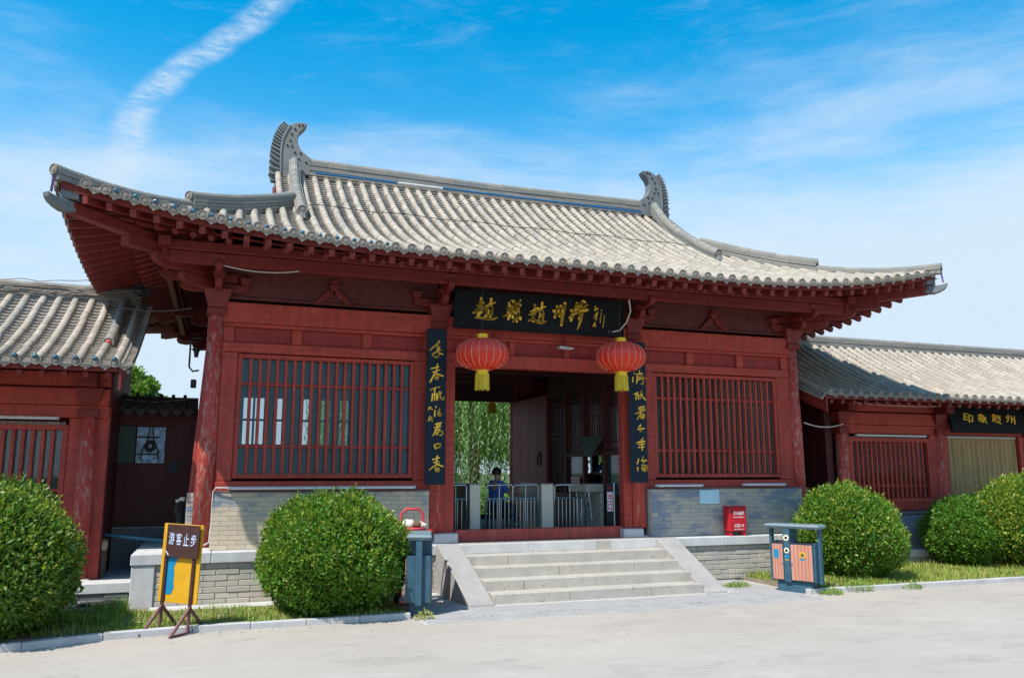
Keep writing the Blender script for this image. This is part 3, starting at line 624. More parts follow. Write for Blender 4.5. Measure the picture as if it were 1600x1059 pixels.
# tile templates
def cover_tpl(r0=.066, r1=.0625, L=1.0, n=6):
    v = []; f = []
    for j, (y, r) in enumerate(((0, r0), (L, r1))):
        for i in range(n + 1):
            a = math.pi * i / n; v.append((r * math.cos(a) * -1, y, r * math.sin(a) * 1.05))
    for i in range(n): f.append((i, i + n + 1, i + n + 2, i + 1))
    for i in range(n + 1):
        a = math.pi * i / n; v.append((-r0 * math.cos(a), 0, r0 * math.sin(a) * 1.05))
    c = len(v) - n - 1; b = len(v)
    for i in range(n + 1):
        a = math.pi * i / n; v.append(((r0 - .014) * math.cos(a) * -1, 0, (r0 - .014) * math.sin(a)))
    for i in range(n): f.append((b + i, c + i, c + i + 1, b + i + 1))
    return v, f
CT_V, CT_F = cover_tpl()
def pan_tpl(w, lip=.030, n=4):
    v = []; f = []
    for (y, dz) in ((0, lip), (1, 0.0)):
        for i in range(n + 1):
            x = -w + 2 * w * i / n; v.append((x, y, dz + .038 * (x / w) ** 2))
    for i in range(n): f.append((i, i + 1, i + n + 2, i + n + 1))
    b = len(v)
    for i in range(n + 1):
        x = -w + 2 * w * i / n; v.append((x, 0, .038 * (x / w) ** 2 - .004))
    for i in range(n): f.append((b + i, b + i + 1, i + 1, i))
    return v, f
ct_me = np_mesh('cover_tile', np.array(CT_V), np.array(CT_F), True); ct_me.materials.append(MATS['roof_tile'])
def disc_mb(r=.073, t=.035, n=14):
    mb = MB(); mb.lathe((0, 0, 0), [(r, 0), (r, t * .8), (r * .96, t), (r * .8, t), (r * .76, t * .72), (r * .5, t * .72), (r * .42, t * 1.0), (r * .15, t * 1.05)], n); return mb
et_me = disc_mb().mesh('end_tile'); et_me.transform(Matrix.Rotation(math.pi / 2, 4, 'X')); et_me.materials.append(MATS['end_tile'])   # faces -y
def drip_mesh(w, h=.105):
    pts = [(-w / 2, .03), (-w / 2, -.015), (-w * .34, -.035), (-w * .24, -.062), (-w * .1, -.078), (0, -h), (w * .1, -.078), (w * .24, -.062), (w * .34, -.035), (w / 2, -.015), (w / 2, .03), (w * .25, -.004), (0, -.014), (-w * .25, -.004)]
    mb = MB(); mb.prism(pts, 'y', -.012, .008)
    for k in range(2):
        z = -.026 - k * .022; ww = w * (.40 - .13 * k)
        mb.box(-ww, ww, -.019, -.0121, z - .006, z + .002)
    me = mb.mesh('drip_tile'); me.materials.append(MATS['end_tile']); return me
def tile_field(parent, rows, surf, upv, along, pitch, seg, nobj, obj_pref, first_v=-.03, ends='objects', r=1.0, dmesh=None, endparts=True):
    """rows: list of (a, vtop); surf(a, v) -> point; cover tiles, pan tiles, end tiles, drip tiles"""
    cand = []; pans = []; dm = dmesh or drip_mesh(pitch)
    for (a, vt) in rows:
        v = first_v
        while v < vt - .04:
            v2 = min(v + seg, vt + .02); p = surf(a, v); q = surf(a, v2)
            j = Vector((rr.gauss(0, .0045), 0, rr.gauss(0, .003)))
            cand.append((p + j, q)); v = v2
    cand.sort(key=lambda c: (c[0] - cam.location).length if obj_pref is None else obj_pref(c[0]))
    def mat_of(c):
        p, q = c; up = q - p; al = along
        return frame(p, al, up, scale=(r, up.length * 1.03, r))
    for c in cand[:nobj]: piece('cover_tile', ct_me, mat_of(c), parent)
    stamp('cover_tiles', CT_V, CT_F, [mat_of(c) for c in cand[nobj:]], 'roof_tile', parent, smooth=True)
    pv, pfc = pan_tpl(pitch / 2 - .035)
    for (a, vt) in rows:
        am = a + pitch / 2; v = first_v - .01
        vt2 = vt
        while v < vt2 - .05:
            p = surf(am, v) - Vector((0, 0, .035)); q = surf(am, v + .125) - Vector((0, 0, .035)); up = q - p
            pans.append(frame(p, along, up, scale=(1, up.length * 1.12, 1))); v += .125
    stamp('pan_tiles', pv, pfc, pans, 'pan_tile', parent)
    for (a, vt) in rows:
        if vt < .05: continue
        p = surf(a, first_v); q = surf(a, first_v + .2)
        out = -upv
        M = frame(p + out * .0 + Vector((0, 0, .012 * r)), along if abs(upv.y) > .5 else along, -out, scale=(r, 1, r))
        if upv.y > .5 or upv.y < -.5 or abs(upv.x) > .5:
            X = (-out).cross(Vector((0, 0, 1))); M = frame(p + Vector((0, 0, .01)), X, -out, scale=(r, 1, r))
        p2 = surf(a + pitch / 2, first_v - .012); X = (-out).cross(Vector((0, 0, 1)))
        pa = surf(a, first_v); pb = surf(a + pitch, first_v); dx = (pb - pa)
        if dx.dot(X) < 0: dx = -dx
        M2 = frame(p2 + Vector((0, 0, .0)), dx, -out)
        if endparts:
            piece('end_tile', et_me, M, parent); piece('drip_tile', dm, M2, parent)
        else:
            ENDS.append(M); DRIPS.append(M2)
PITCH_T = 0.2535
for sdn in 'FLRB':
    L = SIDES[sdn]; n = int((L - .30) / PITCH_T); s0 = (L - (n - 1) * PITCH_T) / 2; rows_ = []
    for i in range(n):
        a = s0 + i * PITCH_T; vt = vmax(sdn, a) - (.10 if vmax(sdn, a) < 5 else .05)
        rows_.append((a, vt))
    surf = (lambda sd_: (lambda a, v: sp(sd_, a, v)))(sdn)
    ENDS = []; DRIPS = []
    tile_field(roof, rows_, surf, UPV[sdn], ALONG[sdn], PITCH_T, .262, 300 if sdn == 'F' else 0, None, endparts=(sdn in 'FLR'))
    if sdn == 'B':
        tv = np.array([v.co[:] for v in et_me.vertices])
        # rear ends as joined real geometry
        mb = MB()
        for M in ENDS:
            c = M.translation; mb.tube([c, c - UPV['B'] * .03], .07, 10)
        for M in DRIPS:
            c = M.translation; mb.add([c + Vector((-.12, 0, .02)), c + Vector((.12, 0, .02)), c + Vector((0, 0, -.10))], [(0, 1, 2)])
        mb.build('end_tiles', 'end_tile', roof, kind='stuff')

# wavy red eave board under the tile ends
for sdn in 'FLRB':
    mb = MB(); L = SIDES[sdn]; n = 90
    for i in range(n):
        a0 = .06 + (L - .12) * i / n; a1 = .06 + (L - .12) * (i + 1) / n
        P = [sp(sdn, a0, .035, -.05), sp(sdn, a1, .035, -.05), sp(sdn, a1, .035, -.145), sp(sdn, a0, .035, -.145),
             sp(sdn, a0, .075, -.05), sp(sdn, a1, .075, -.05), sp(sdn, a1, .075, -.145), sp(sdn, a0, .075, -.145)]
        mb.add(P, [(0, 1, 2, 3), (4, 7, 6, 5), (3, 2, 6, 7)])
    mb.build('eave_board', 'red_eave_shaded', roof)

# rafters: square flying rafters over round ones, fanned towards the corners
def rafters(sdn, as_obj):
    L = SIDES[sdn]; n = int(round((L - .7) / .305)); alls = [[], []]
    for i in range(n + 1):
        a = .36 + (L - .72) * i / n; c = min(a, L - a); sgn = 1 if a < L / 2 else -1
        fan = max(0.0, (2.55 - c) / 2.2)
        ain = a + sgn * fan * 1.02               # foot shifts inwards near the corner
        def F(v, t, dz): return sp(sdn, a + (ain - a) * t, v, dz)
        c1 = min(a + (ain - a) * .48, L - (a + (ain - a) * .48)); vi = min(1.08, c1 * .97)
        o1 = sp(sdn, a, .02, -.208); i1 = sp(sdn, a + (ain - a) * .48, vi, -.20)
        m1 = MB().bar(o1, i1, .085, .105)
        c2 = min(a + (ain - a) * .34, L - (a + (ain - a) * .34)); c3 = min(ain, L - ain)
        o2 = sp(sdn, a + (ain - a) * .34, min(.80, c2 * .97), -.33); i2 = sp(sdn, ain, min(2.30, c3 * .97), -.32)
        m2 = MB().tube([o2, i2], .05, 8)
        if as_obj: m1.build('flying_rafter', 'red_eave_shaded', roof); m2.build('eave_rafter', 'red_eave_shaded', roof)
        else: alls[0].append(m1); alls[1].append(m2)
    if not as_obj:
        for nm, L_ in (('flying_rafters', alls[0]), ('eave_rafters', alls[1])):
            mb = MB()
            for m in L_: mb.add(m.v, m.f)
            mb.build(nm, 'red_eave_shaded', roof, kind='stuff')
for sdn in 'FLR': rafters(sdn, True)
rafters('B', False)
# board between the two rafter layers
for sdn in 'FLRB':
    mb = MB(); L = SIDES[sdn]; n = 70
    for i in range(n):
        a0 = .8 + (L - 1.6) * i / n; a1 = .8 + (L - 1.6) * (i + 1) / n
        P = [sp(sdn, a0, .80, -.235), sp(sdn, a1, .80, -.235), sp(sdn, a1, .80, -.272), sp(sdn, a0, .80, -.272), sp(sdn, a0, .86, -.235), sp(sdn, a1, .86, -.235), sp(sdn, a1, .86, -.272), sp(sdn, a0, .86, -.272)]
        mb.add(P, [(0, 1, 2, 3), (4, 7, 6, 5), (3, 2, 6, 7)])
    mb.build('rafter_batten', 'red_eave_shaded', roof)

# corner beams with a tiled beak at the end
for (cx, cy, sx, sy) in ((RX0, RY0, 1, 1), (RX1, RY0, -1, 1), (RX0, RY1, 1, -1), (RX1, RY1, -1, -1)):
    def C_(d, z): return Vector((cx + sx * d, cy + sy * d, z))
    MB().bar(C_(.16, 5.60), C_(1.2, 5.50), .15, .17).build('corner_beam', 'red_eave_shaded', roof, 0.01)
    MB().bar(C_(.80, 5.40), C_(2.6, 5.48), .17, .19).build('corner_beam', 'red_eave_shaded', roof, 0.01)
    # beak ornament
    mb = MB(); D = Vector((sx, sy, 0)).normalized(); S_ = Vector((-D.y, D.x, 0))
    prof_ = [(.20, 5.53, 5.68), (.08, 5.52, 5.68), (-.0, 5.55, 5.685), (-.06, 5.60, 5.70), (-.09, 5.655, 5.715), (-.10, 5.70, 5.72)]
    b = []
    for (d, za, zb) in prof_:
        w = .078 if d > 0 else .065
        for s_, z in ((-1, za), (1, za), (1, zb), (-1, zb)): b.append(tuple(C_(d, z) + S_ * w * s_ * (1 if z == za else .9)))
    f = []
    for i in range(len(prof_) - 1):
        for k in range(4): f.append((i * 4 + k, i * 4 + (k + 1) % 4, (i + 1) * 4 + (k + 1) % 4, (i + 1) * 4 + k))
    f += [(0, 1, 2, 3), tuple(range(len(prof_) * 4 - 1, len(prof_) * 4 - 5, -1))]
    mb.add(b, f); mb.build('corner_ornament', 'ornament_tile', roof, 0.01)
    MB().bar(C_(-.045, 5.74), C_(-.02, 6.07), .035, .012, up=(sx, -sy, 0)).build('strap', 'strap_purple', roof)
    BX('corner_block', 'ornament_tile', roof, cx + sx * .05, cx + sx * .28, cy + sy * .05, cy + sy * .28, 5.70, 5.90, .01)

# ridges
def ridge_run(parent, pts, bw, bh, cr, name, seg=.30, end_disc=True, dz=0.0, cmat='ridge_tile', first_out=None):
    """low wall of stacked tiles following pts, with a rounded capping; part name on parent"""
    pts = [Vector(p) for p in pts]
    dist = [0]
    for a, b in zip(pts[:-1], pts[1:]): dist.append(dist[-1] + (b - a).length)
    def at(s):
        s = max(0, min(s, dist[-1]))
        for i in range(len(pts) - 1):
            if s <= dist[i + 1] + 1e-9: return pts[i].lerp(pts[i + 1], (s - dist[i]) / max(dist[i + 1] - dist[i], 1e-9))
        return pts[-1]
    n = max(1, round(dist[-1] / seg)); D = (pts[-1] - pts[0]); D.z = 0; D.normalize(); X = Vector((D.y, -D.x, 0))
    mb = MB(); nl = max(2, round(bh / .045))
    for i in range(n):
        p = at(dist[-1] * i / n); q = at(dist[-1] * (i + 1) / n)
        for k in range(nl):
            w = bw / 2 + (.012 if k % 2 else 0) + rr.uniform(-.002, .002); za = -.06 + (bh + .06) * k / nl; zb = -.06 + (bh + .06) * (k + 1) / nl - .007
            V = [p - X * w + Vector((0, 0, za)), p + X * w + Vector((0, 0, za)), q + X * w + Vector((0, 0, za)), q - X * w + Vector((0, 0, za)),
                 p - X * w + Vector((0, 0, zb)), p + X * w + Vector((0, 0, zb)), q + X * w + Vector((0, 0, zb)), q - X * w + Vector((0, 0, zb))]
            mb.add(V, [(0, 3, 2, 1), (4, 5, 6, 7), (0, 1, 5, 4), (1, 2, 6, 5), (2, 3, 7, 6), (3, 0, 4, 7)])
    r_ = mb.build(name, cmat, parent)
    if bw > .15:
        # flat eaves course under the capping
        pass
    mbc = MB()
    for i in range(n):
        p = at(dist[-1] * i / n) + Vector((0, 0, bh - .02)); q = at(dist[-1] * (i + 1) / n + .012) + Vector((0, 0, bh - .02))
        up = q - p; Z = X.cross(up).normalized(); 
        if Z.z < 0: Z = -Z
        for j, (pp, rad) in enumerate(((p, cr), (q, cr * .93))):
            for k in range(9):
                a = math.pi * k / 8 * 1.1 - .157; mbc.v.append(tuple(pp + X * rad * math.cos(a) + Z * rad * math.sin(a) * 1.05))
        b = len(mbc.v) - 18
        for k in range(8): mbc.f.append((b + k, b + 9 + k, b + 10 + k, b + k + 1))
        mbc.f.append(tuple(b + k for k in range(9)))
    mbc.build('ridge_capping', cmat, parent, smooth=False)
    if end_disc:
        p = pts[0] + Vector((0, 0, bh - .02)); Mx = frame(p - D * .005, -X, D, scale=(cr / .073,) * 3)
        if Mx.to_3x3() @ Vector((0, 0, 1)) and (Mx.to_3x3() @ Vector((0, 0, 1))).z < 0: Mx = frame(p - D * .005, X, D, scale=(cr / .073,) * 3)
        piece('ridge_end_tile', et_me, Mx, parent)
    return r_
RZ = 8.35; RYC = 17.35
ridge_run(roof, [(1.50, RYC, RZ), (5.55, RYC, RZ - .05), (9.60, RYC, RZ)], .24, .33, .095, 'main_ridge', .40, False)
def hip_pt(cx, cy, sx, sy, v, dz=0): return Vector((cx + sx * v, cy + sy * v, prof(v) + lift(v, v) + dz))
for (cx, cy, sx, sy) in ((RX0, RY0, 1, 1), (RX1, RY0, -1, 1), (RX0, RY1, 1, -1), (RX1, RY1, -1, -1)):
    ridge_run(roof, [hip_pt(cx, cy, sx, sy, v) for v in np.linspace(-.02, 1.66, 8)], .15, .10, .078, 'hip_ridge', .30)
    ridge_run(roof, [hip_pt(cx, cy, sx, sy, v) for v in np.linspace(1.62, 3.35, 7)], .19, .24, .085, 'hip_ridge', .30)
    # drop ridge on the front / rear slope
    gx = cx + sx * 3.46
    P = []
    for v in np.linspace(2.5, 5.15, 12):
        P.append(Vector((gx, cy + sy * v, prof(v) + .0)))
    P[-1].z += .22; P[-2].z += .12; P[-3].z += .05
    ridge_run(roof, P, .19, .20, .09, 'drop_ridge', .28)
    # small ornament at the foot of the drop ridge
    fy = cy + sy * 2.46; fz = prof(2.46)
    MB().frustum(gx, fy, fz + .02, fz + .14, .07, .07, .05, .05).build('ridge_foot', 'ornament_tile', roof, .01)
for (sx, cx) in ((1, RX0), (-1, RX1)):
    # gable wall and the ridge along its foot
    gx = cx + sx * (GV + .12); zb = prof(GV) + .0
    pts = [(RY0 + GV, zb - .1)] + [(RY0 + v, prof(v) - .03) for v in np.linspace(GV, 5.35, 8)] + [(RY1 - v, prof(v) - .03) for v in np.linspace(5.35, GV, 8)] + [(RY1 - GV, zb - .1)]
    MB().prism(pts, 'x', gx - .02, gx + .02).build('gable_wall', 'red_eave_shaded', gh)
    xo = cx + sx * (GV - .10)
    bp = MB()
    for s_ in (1, -1):
        Ys = [(RY0 + v if s_ > 0 else RY1 - v, prof(v)) for v in np.linspace(GV + .42, 4.6, 8)]
        for (a, b) in zip(Ys[:-1], Ys[1:]):
            bp.prism([(a[0], a[1] - .28), (b[0], b[1] - .28), (b[0], b[1] - .03), (a[0], a[1] - .03)], 'x', xo - .02, xo + .02)
    bp.build('bargeboard', 'red_eave_shaded', gh)
    ridge_run(roof, [(cx + sx * 3.02, RY0 + 3.1, prof(2.95) + .05), (cx + sx * 3.02, RY1 - 3.1, prof(2.95) + .05)], .17, .18, .08, 'gable_foot_ridge', .32)
# owl-tail finials
BODY = [(1.424, 9.503), (1.38, 9.418), (1.272, 9.29), (1.231, 9.172), (1.242, 9.018), (1.309, 8.882), (1.415, 8.797), (1.521, 8.722), (1.516, 8.344), (1.15, 8.298), (0.885, 8.134), (0.895, 8.353), (0.875, 8.569), (0.88, 8.9), (0.902, 9.102), (0.966, 9.267), (1.051, 9.414), (1.16, 9.486), (1.283, 9.52)]
FIN = [(0.715, 8.134), (0.676, 8.325), (0.688, 8.72), (0.706, 8.964), (0.756, 9.192), (0.839, 9.382), (0.935, 9.49), (1.031, 9.411), (0.966, 9.267), (0.896, 9.101), (0.87, 8.899), (0.871, 8.569), (0.885, 8.134)]
DOTS = [(1.32, 9.45), (1.245, 9.438), (1.167, 9.337), (1.1, 9.22), (1.076, 9.065), (1.118, 8.945), (1.185, 8.805), (1.277, 8.667), (1.427, 8.61), (1.302, 8.804), (1.17, 8.62), (1.02, 8.95)]
for mir in (0, 1):
    X_ = (lambda x: x) if not mir else (lambda x: 2 * XC - x)
    fin = MB().prism([(X_(x), z) for x, z in BODY], 'y', RYC - .13, RYC + .13).build('ridge_finial', 'ornament_tile', roof, .012)
    MB().prism([(X_(x), z) for x, z in FIN], 'y', RYC - .07, RYC + .07).build('finial_fin', 'ornament_tile', roof, .006)
    outer = [(0.676, 8.30), (0.688, 8.72), (0.706, 8.964), (0.756, 9.192), (0.839, 9.382), (0.935, 9.49)]
    inner = [(0.885, 8.30), (0.871, 8.60), (0.87, 8.899), (0.896, 9.101), (0.966, 9.267), (1.031, 9.411)]
    def interp(L, t):
        t *= len(L) - 1; i = min(int(t), len(L) - 2); u = t - i
        return (L[i][0] * (1 - u) + L[i + 1][0] * u, L[i][1] * (1 - u) + L[i + 1][1] * u)
    for k in range(15):
        a = interp(outer, k / 14); b = interp(inner, min(1, k / 14 + .01))
        MB().bar((X_(a[0] - .01), RYC, a[1]), (X_(b[0]), RYC, b[1] - .02), .22, .032, up=(0, 0, 1)).build('feather_rib', 'ornament_tile', roof)
    MB().tube([(X_(interp(inner, t)[0] + .03), RYC - .125, interp(inner, t)[1]) for t in np.linspace(0, 1, 12)], .028, 6).build('finial_rim', 'ornament_tile', roof)
    for (x, z) in DOTS: MB().tube([(X_(x), RYC - .145, z), (X_(x), RYC - .12, z)], .024, 8).build('finial_boss', 'iron', roof)

# ------------------------------------------------------------------ timber frame of the gatehouse
CX = (-0.16, 3.60, 7.50, 11.26); YF, YB = 14.0, 20.7
for y in (YF, YB):
    for x in CX:
        lean = .05 * (1 if x < XC else -1) if x in (CX[0], CX[3]) else 0
        mb = MB(); mb.tube([(x - lean, y, PZ + .02), (x - lean * .5, y, 2.6), (x, y, 4.55)], [.148, .145, .13], 20)
        mb.build('column', 'red_column', gh, smooth=True)
        if y == YF: MB().lathe((x - lean, y, PZ), [(.26, 0), (.25, .02), (.2, .035)], 20).build('column_base', 'stone', gh)
# tie beams
def beam(name, x0, x1, y0, y1, z0, z1, mat='red_paint', bev=.012, parent=None): return BX(name, mat, parent or gh, x0, x1, y0, y1, z0, z1, bev)
for y in (YF, YB):
    for (a, b) in zip(CX[:-1], CX[1:]): beam('tie_beam', a + .10, b - .10, y - .10, y + .10, 4.44, 4.78)
for x in (CX[0], CX[3]):
    beam('tie_beam', x - .10, x + .10, YF + .12, YB - .12, 4.44, 4.78)
# eave purlins carried by the brackets
for (y, s_) in ((13.2, 1), (21.5, -1)):
    beam('eave_purlin', -1.25, 12.35, y - .09, y + .09, 5.40, 5.55, 'red_eave_shaded'); beam('eave_purlin', -1.05, 12.15, y - .05, y + .07, 5.20, 5.395, 'red_eave_shaded')
for x in (-0.96, 12.06):
    beam('eave_purlin', x - .09, x + .09, 12.95, 21.75, 5.42, 5.56, 'red_eave_shaded'); beam('eave_purlin', x - .05, x + .05, 13.1, 21.6, 5.22, 5.415, 'red_eave_shaded')
# frieze behind the brackets
for y in (YF + .03, YB - .03):
    for (a, b) in zip(CX[:-1], CX[1:]):
        beam('frieze_panel', a + .02, b - .02, y - .02, y + .02, 4.86, 5.62, 'red_frieze', 0)
        beam('frieze_rail', a + .12, b - .12, y - .05, y - .022 if y < 15 else y + .05, 4.84, 4.90, 'red_frieze')
        beam('frieze_rail', a + .02, b - .02, y - .07, y - .022 if y < 15 else y + .05, 5.30, 5.42, 'red_frieze')
for x in (CX[0], CX[3]): beam('frieze_panel', x - .02, x + .02, YF, YB, 4.80, 5.62, 'red_frieze', 0)
# bracket sets
def arm_profile(y0, y1, z0, z1, r):
    """forward arm, outer end at y0 rounded below"""
    s = 1 if y1 > y0 else -1; pts = [(y1, z0), (y1, z1), (y0, z1)]
    for k in range(6):
        a = math.pi / 2 * k / 5; pts.append((y0 + s * r * (1 - math.cos(a)), z1 - (z1 - z0) * (.35 + .65 * math.sin(a))))
    return pts
def bracket(cx, cy, fy, side=0):
    """fy = -1 towards the front; side = -1 / +1 adds arms towards that end"""
    y = lambda d: cy + fy * d
    bk = MB().frustum(cx, cy, 4.545, 4.66, .155, .155, .155, .155).build('bracket_set', 'red_eave_shaded', gh, .008)
    MB().frustum(cx, cy, 4.665, 4.97, .13, .13, .225, .225).build('cap_block', 'red_eave_shaded', bk, .008)
    def fwd(d1, z0, z1, r, w=.11):
        MB().prism(arm_profile(y(d1), y(-.3), z0, z1, r), 'x', cx - w / 2, cx + w / 2).build('bracket_arm', 'red_eave_shaded', bk, .006)
    fwd(.52, 4.93, 5.08, .16); MB().frustum(cx, y(.42), 5.085, 5.18, .065, .065, .10, .10).build('bearing_block', 'red_eave_shaded', bk, .005)
    fwd(.92, 5.10, 5.26, .22); MB().frustum(cx, y(.78), 5.265, 5.36, .07, .07, .10, .10).build('bearing_block', 'red_eave_shaded', bk, .005)
    for s_ in (-1, 1):
        pts = [(cx, 4.93), (cx, 5.07), (cx + s_ * .48, 5.07)] + [(cx + s_ * (.48 - .2 * (1 - math.cos(math.pi / 2 * k / 5))), 5.07 - .14 * (.35 + .65 * math.sin(math.pi / 2 * k / 5))) for k in range(6)]
        if side and s_ == side:
            pts = [(p[0] + (s_ * .12 if abs(p[0] - cx) > .2 else 0), p[1]) for p in pts]
        MB().prism(pts, 'y', y(.09), y(-.02)).build('cross_arm', 'red_eave_shaded', bk, .006)
        MB().frustum(cx + s_ * .42, y(.04), 5.075, 5.19, .06, .07, .095, .09).build('bearing_block', 'red_eave_shaded', bk, .005)
    if side:
        pts = [(cx - side * .3, 5.10), (cx - side * .3, 5.25), (cx + side * .92, 5.25)] + [(cx + side * (.92 - .24 * (1 - math.cos(math.pi / 2 * k / 5))), 5.25 - .15 * (.35 + .65 * math.sin(math.pi / 2 * k / 5))) for k in range(6)]
        MB().prism(pts, 'y', cy - .055, cy + .055).build('bracket_arm', 'red_eave_shaded', bk, .006)
        D = Vector((side, fy, 0)).normalized()
        for (d1, z0, z1) in ((.80, 4.95, 5.12), (1.35, 5.13, 5.33)):
            mb = MB(); S_ = Vector((-D.y, D.x, 0)); o = Vector((cx, cy, 0)); P = arm_profile(d1, -.2, z0, z1, .25)
            v = [tuple(o + D * p[0] + S_ * .065 + Vector((0, 0, p[1]))) for p in P] + [tuple(o + D * p[0] - S_ * .065 + Vector((0, 0, p[1]))) for p in P]
            n = len(P); mb.add(v, [tuple(range(n)), tuple(range(2 * n - 1, n - 1, -1))] + [(i, i + n, (i + 1) % n + n, (i + 1) % n) for i in range(n)])
            mb.build('corner_arm', 'red_eave_shaded', bk, .006)
for (y, fy) in ((YF, -1), (YB, 1)):
    for i, x in enumerate(CX): bracket(x, y, fy, -1 if i == 0 else (1 if i == 3 else 0))
# side brackets on the end walls
for (x, s_) in ((CX[0], -1), (CX[3], 1)):
    for y in (17.35,):
        mb = MB().frustum(x, y, 4.665, 4.97, .13, .13, .22, .22).build('bracket_set', 'red_eave_shaded', gh, .008)
        for (d1, z0, z1) in ((.52, 4.93, 5.08), (.92, 5.10, 5.26)):
            P = arm_profile(x + s_ * d1, x - s_ * .3, z0, z1, .18); MB().prism(P, 'y', y - .055, y + .055).build('bracket_arm', 'red_eave_shaded', mb, .006)
# inverted-V struts between the brackets
for (xm) in (1.72, 9.38):
    y = YF - .03
    stt = MB().frustum(xm, y, 5.10, 5.19, .055, .05, .09, .06).build('inverted_v_strut', 'red_eave_shaded', gh, .005)
    for s_ in (-1, 1): MB().prism([(xm + s_ * .02, 5.10), (xm + s_ * .02, 5.02), (xm + s_ * .24, 4.86), (xm + s_ * .34, 4.86), (xm + s_ * .10, 5.10)], 'y', y - .035, y + .03).build('strut_leg', 'red_eave_shaded', stt, .004)
    MB().box(xm - .06, xm + .06, y - .04, y + .03, 5.195, 5.30).build('strut_block', 'red_eave_shaded', stt, .005)
    MB().frustum(xm - 0.0, y, 5.44, 5.52, .07, .05, .08, .05).build('strut_block', 'red_eave_shaded', stt, .005)
# inner purlin and blocks seen in the slot
beam('inner_purlin', -.2, 11.3, 13.93, 14.07, 5.58, 5.72, 'red_eave_shaded')

# facade bays with windows
def bars_window(parent, x0, x1, z0, z1, y, nb, hz, mat='red_paint', bw=.052, name='window', frame_w=.07):
    fr = MB()
    wn = BX(name, mat, parent, x0 - frame_w, x0, y - .05, y + .05, z0 - frame_w, z1 + frame_w, .006)
    BX('frame_rail', mat, wn, x0 + .001, x1 - .001, y - .05, y + .05, z1 + .001, z1 + frame_w, .006); BX('frame_rail', mat, wn, x0 + .001, x1 - .001, y - .05, y + .05, z0 - frame_w, z0 - .001, .006)
    BX('frame_stile', mat, wn, x1, x1 + frame_w, y - .05, y + .05, z0 - frame_w, z1 + frame_w, .006)
    me = MB().box(-bw / 2, bw / 2, -.03, .03, 0, z1 - z0).mesh('window_bar', bevel=.006); me.materials.append(MATS[mat])
    for i in range(nb):
        x = x0 + (x1 - x0) * (i + 1) / (nb + 1); piece('window_bar', me, Matrix.Translation((x + rr.uniform(-.003, .003), y, z0)), wn)
    for z in hz: BX('cross_bar', mat, wn, x0 + .002, x1 - .002, y + .005, y + .045, z - .024, z + .024, .005)
    return wn
def bay(x0, x1, wx0, wx1, glass, bm):
    beam('upper_rail', x0, x1, YF - .075, YF + .06, 4.375, 4.437)
    n = 3; w = (x1 - x0) / 3
    for i in range(n): BX('wall_panel', 'red_panel', gh, x0 + i * w + .02, x0 + (i + 1) * w - .02, YF + .0, YF + .03, 4.12, 4.37, 0)
    for i in range(n + 1):
        xx = x0 + i * w; a, b = (xx - .08, xx + .08) if 0 < i < n else ((xx, xx + .17) if i == 0 else (xx - .17, xx)); beam('muntin', a, b, YF - .055, YF + .05, 4.116, 4.373)
    beam('middle_rail', x0, x1, YF - .075, YF + .06, 3.95, 4.113)
    beam('frame_post', x0, wx0 - .075, YF - .065, YF + .055, 1.86, 3.947); beam('frame_post', wx1 + .075, x1, YF - .065, YF + .055, 1.86, 3.947)
    bars_window(gh, wx0, wx1, 1.97, 3.86, YF, 19, (3.44, 2.42))
    beam('sill_rail', x0, x1, YF - .08, YF + .06, 1.69, 1.857)
    BX('window_glass', glass, gh, wx0 + .002, wx1 - .002, YF + .062, YF + .068, 1.97, 3.86, 0)
bay(CX[0] + .11, CX[1] - .10, .28, 3.09, 'glass_teal', 'brick_left')
bay(CX[2] + .10, CX[3] - .11, 8.01, 10.76, 'glass_dusty', 'brick')
# window bars catch; teal window frames behind the glass
for (x0, x1) in ((.28, 3.09), (8.01, 10.76)):
    for i in range(5):
        x = x0 + (x1 - x0) * i / 4; BX('inner_frame', 'teal_frame', gh, x - .03, x + .03, YF + .08, YF + .12, 1.95, 3.88, 0)
# brick dado under the windows
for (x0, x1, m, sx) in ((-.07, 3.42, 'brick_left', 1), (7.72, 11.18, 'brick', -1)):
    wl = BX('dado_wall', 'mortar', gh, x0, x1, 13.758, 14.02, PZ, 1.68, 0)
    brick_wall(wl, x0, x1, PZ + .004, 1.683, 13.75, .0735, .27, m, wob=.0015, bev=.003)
    BX('dado_top', 'brick_dark', wl, x0 - .005, x1 + .005, 13.742, 14.0, 1.684, 1.70, .002)
# end walls with batter and the chamfered brick foot beside the columns
for (x, s_) in ((CX[0], -1), (CX[3], 1)):
    xo0 = x + s_ * .27; xo1 = x + s_ * .12
    pts = [(x - s_ * .05, 1.68), (xo0, 1.68), (xo1, 4.43), (x - s_ * .05, 4.43)]
    MB().prism(pts, 'y', YF + .10, YB).build('end_wall', 'wall_red', gh, .01)
    el = MB().prism([(x + s_ * .02, YF + .10), (x + s_ * .29, YF + .06), (x + s_ * .29, YB), (x + s_ * .02, YB)], 'z', PZ, 1.68).build('end_wall_foot', 'mortar', gh, .0)
    brick_wall(el, x + (.14 if s_ > 0 else -.285), x + (.285 if s_ > 0 else -.14), PZ + .004, 1.68, YF + .03, .0735, .20, 'brick_left', bev=.003)
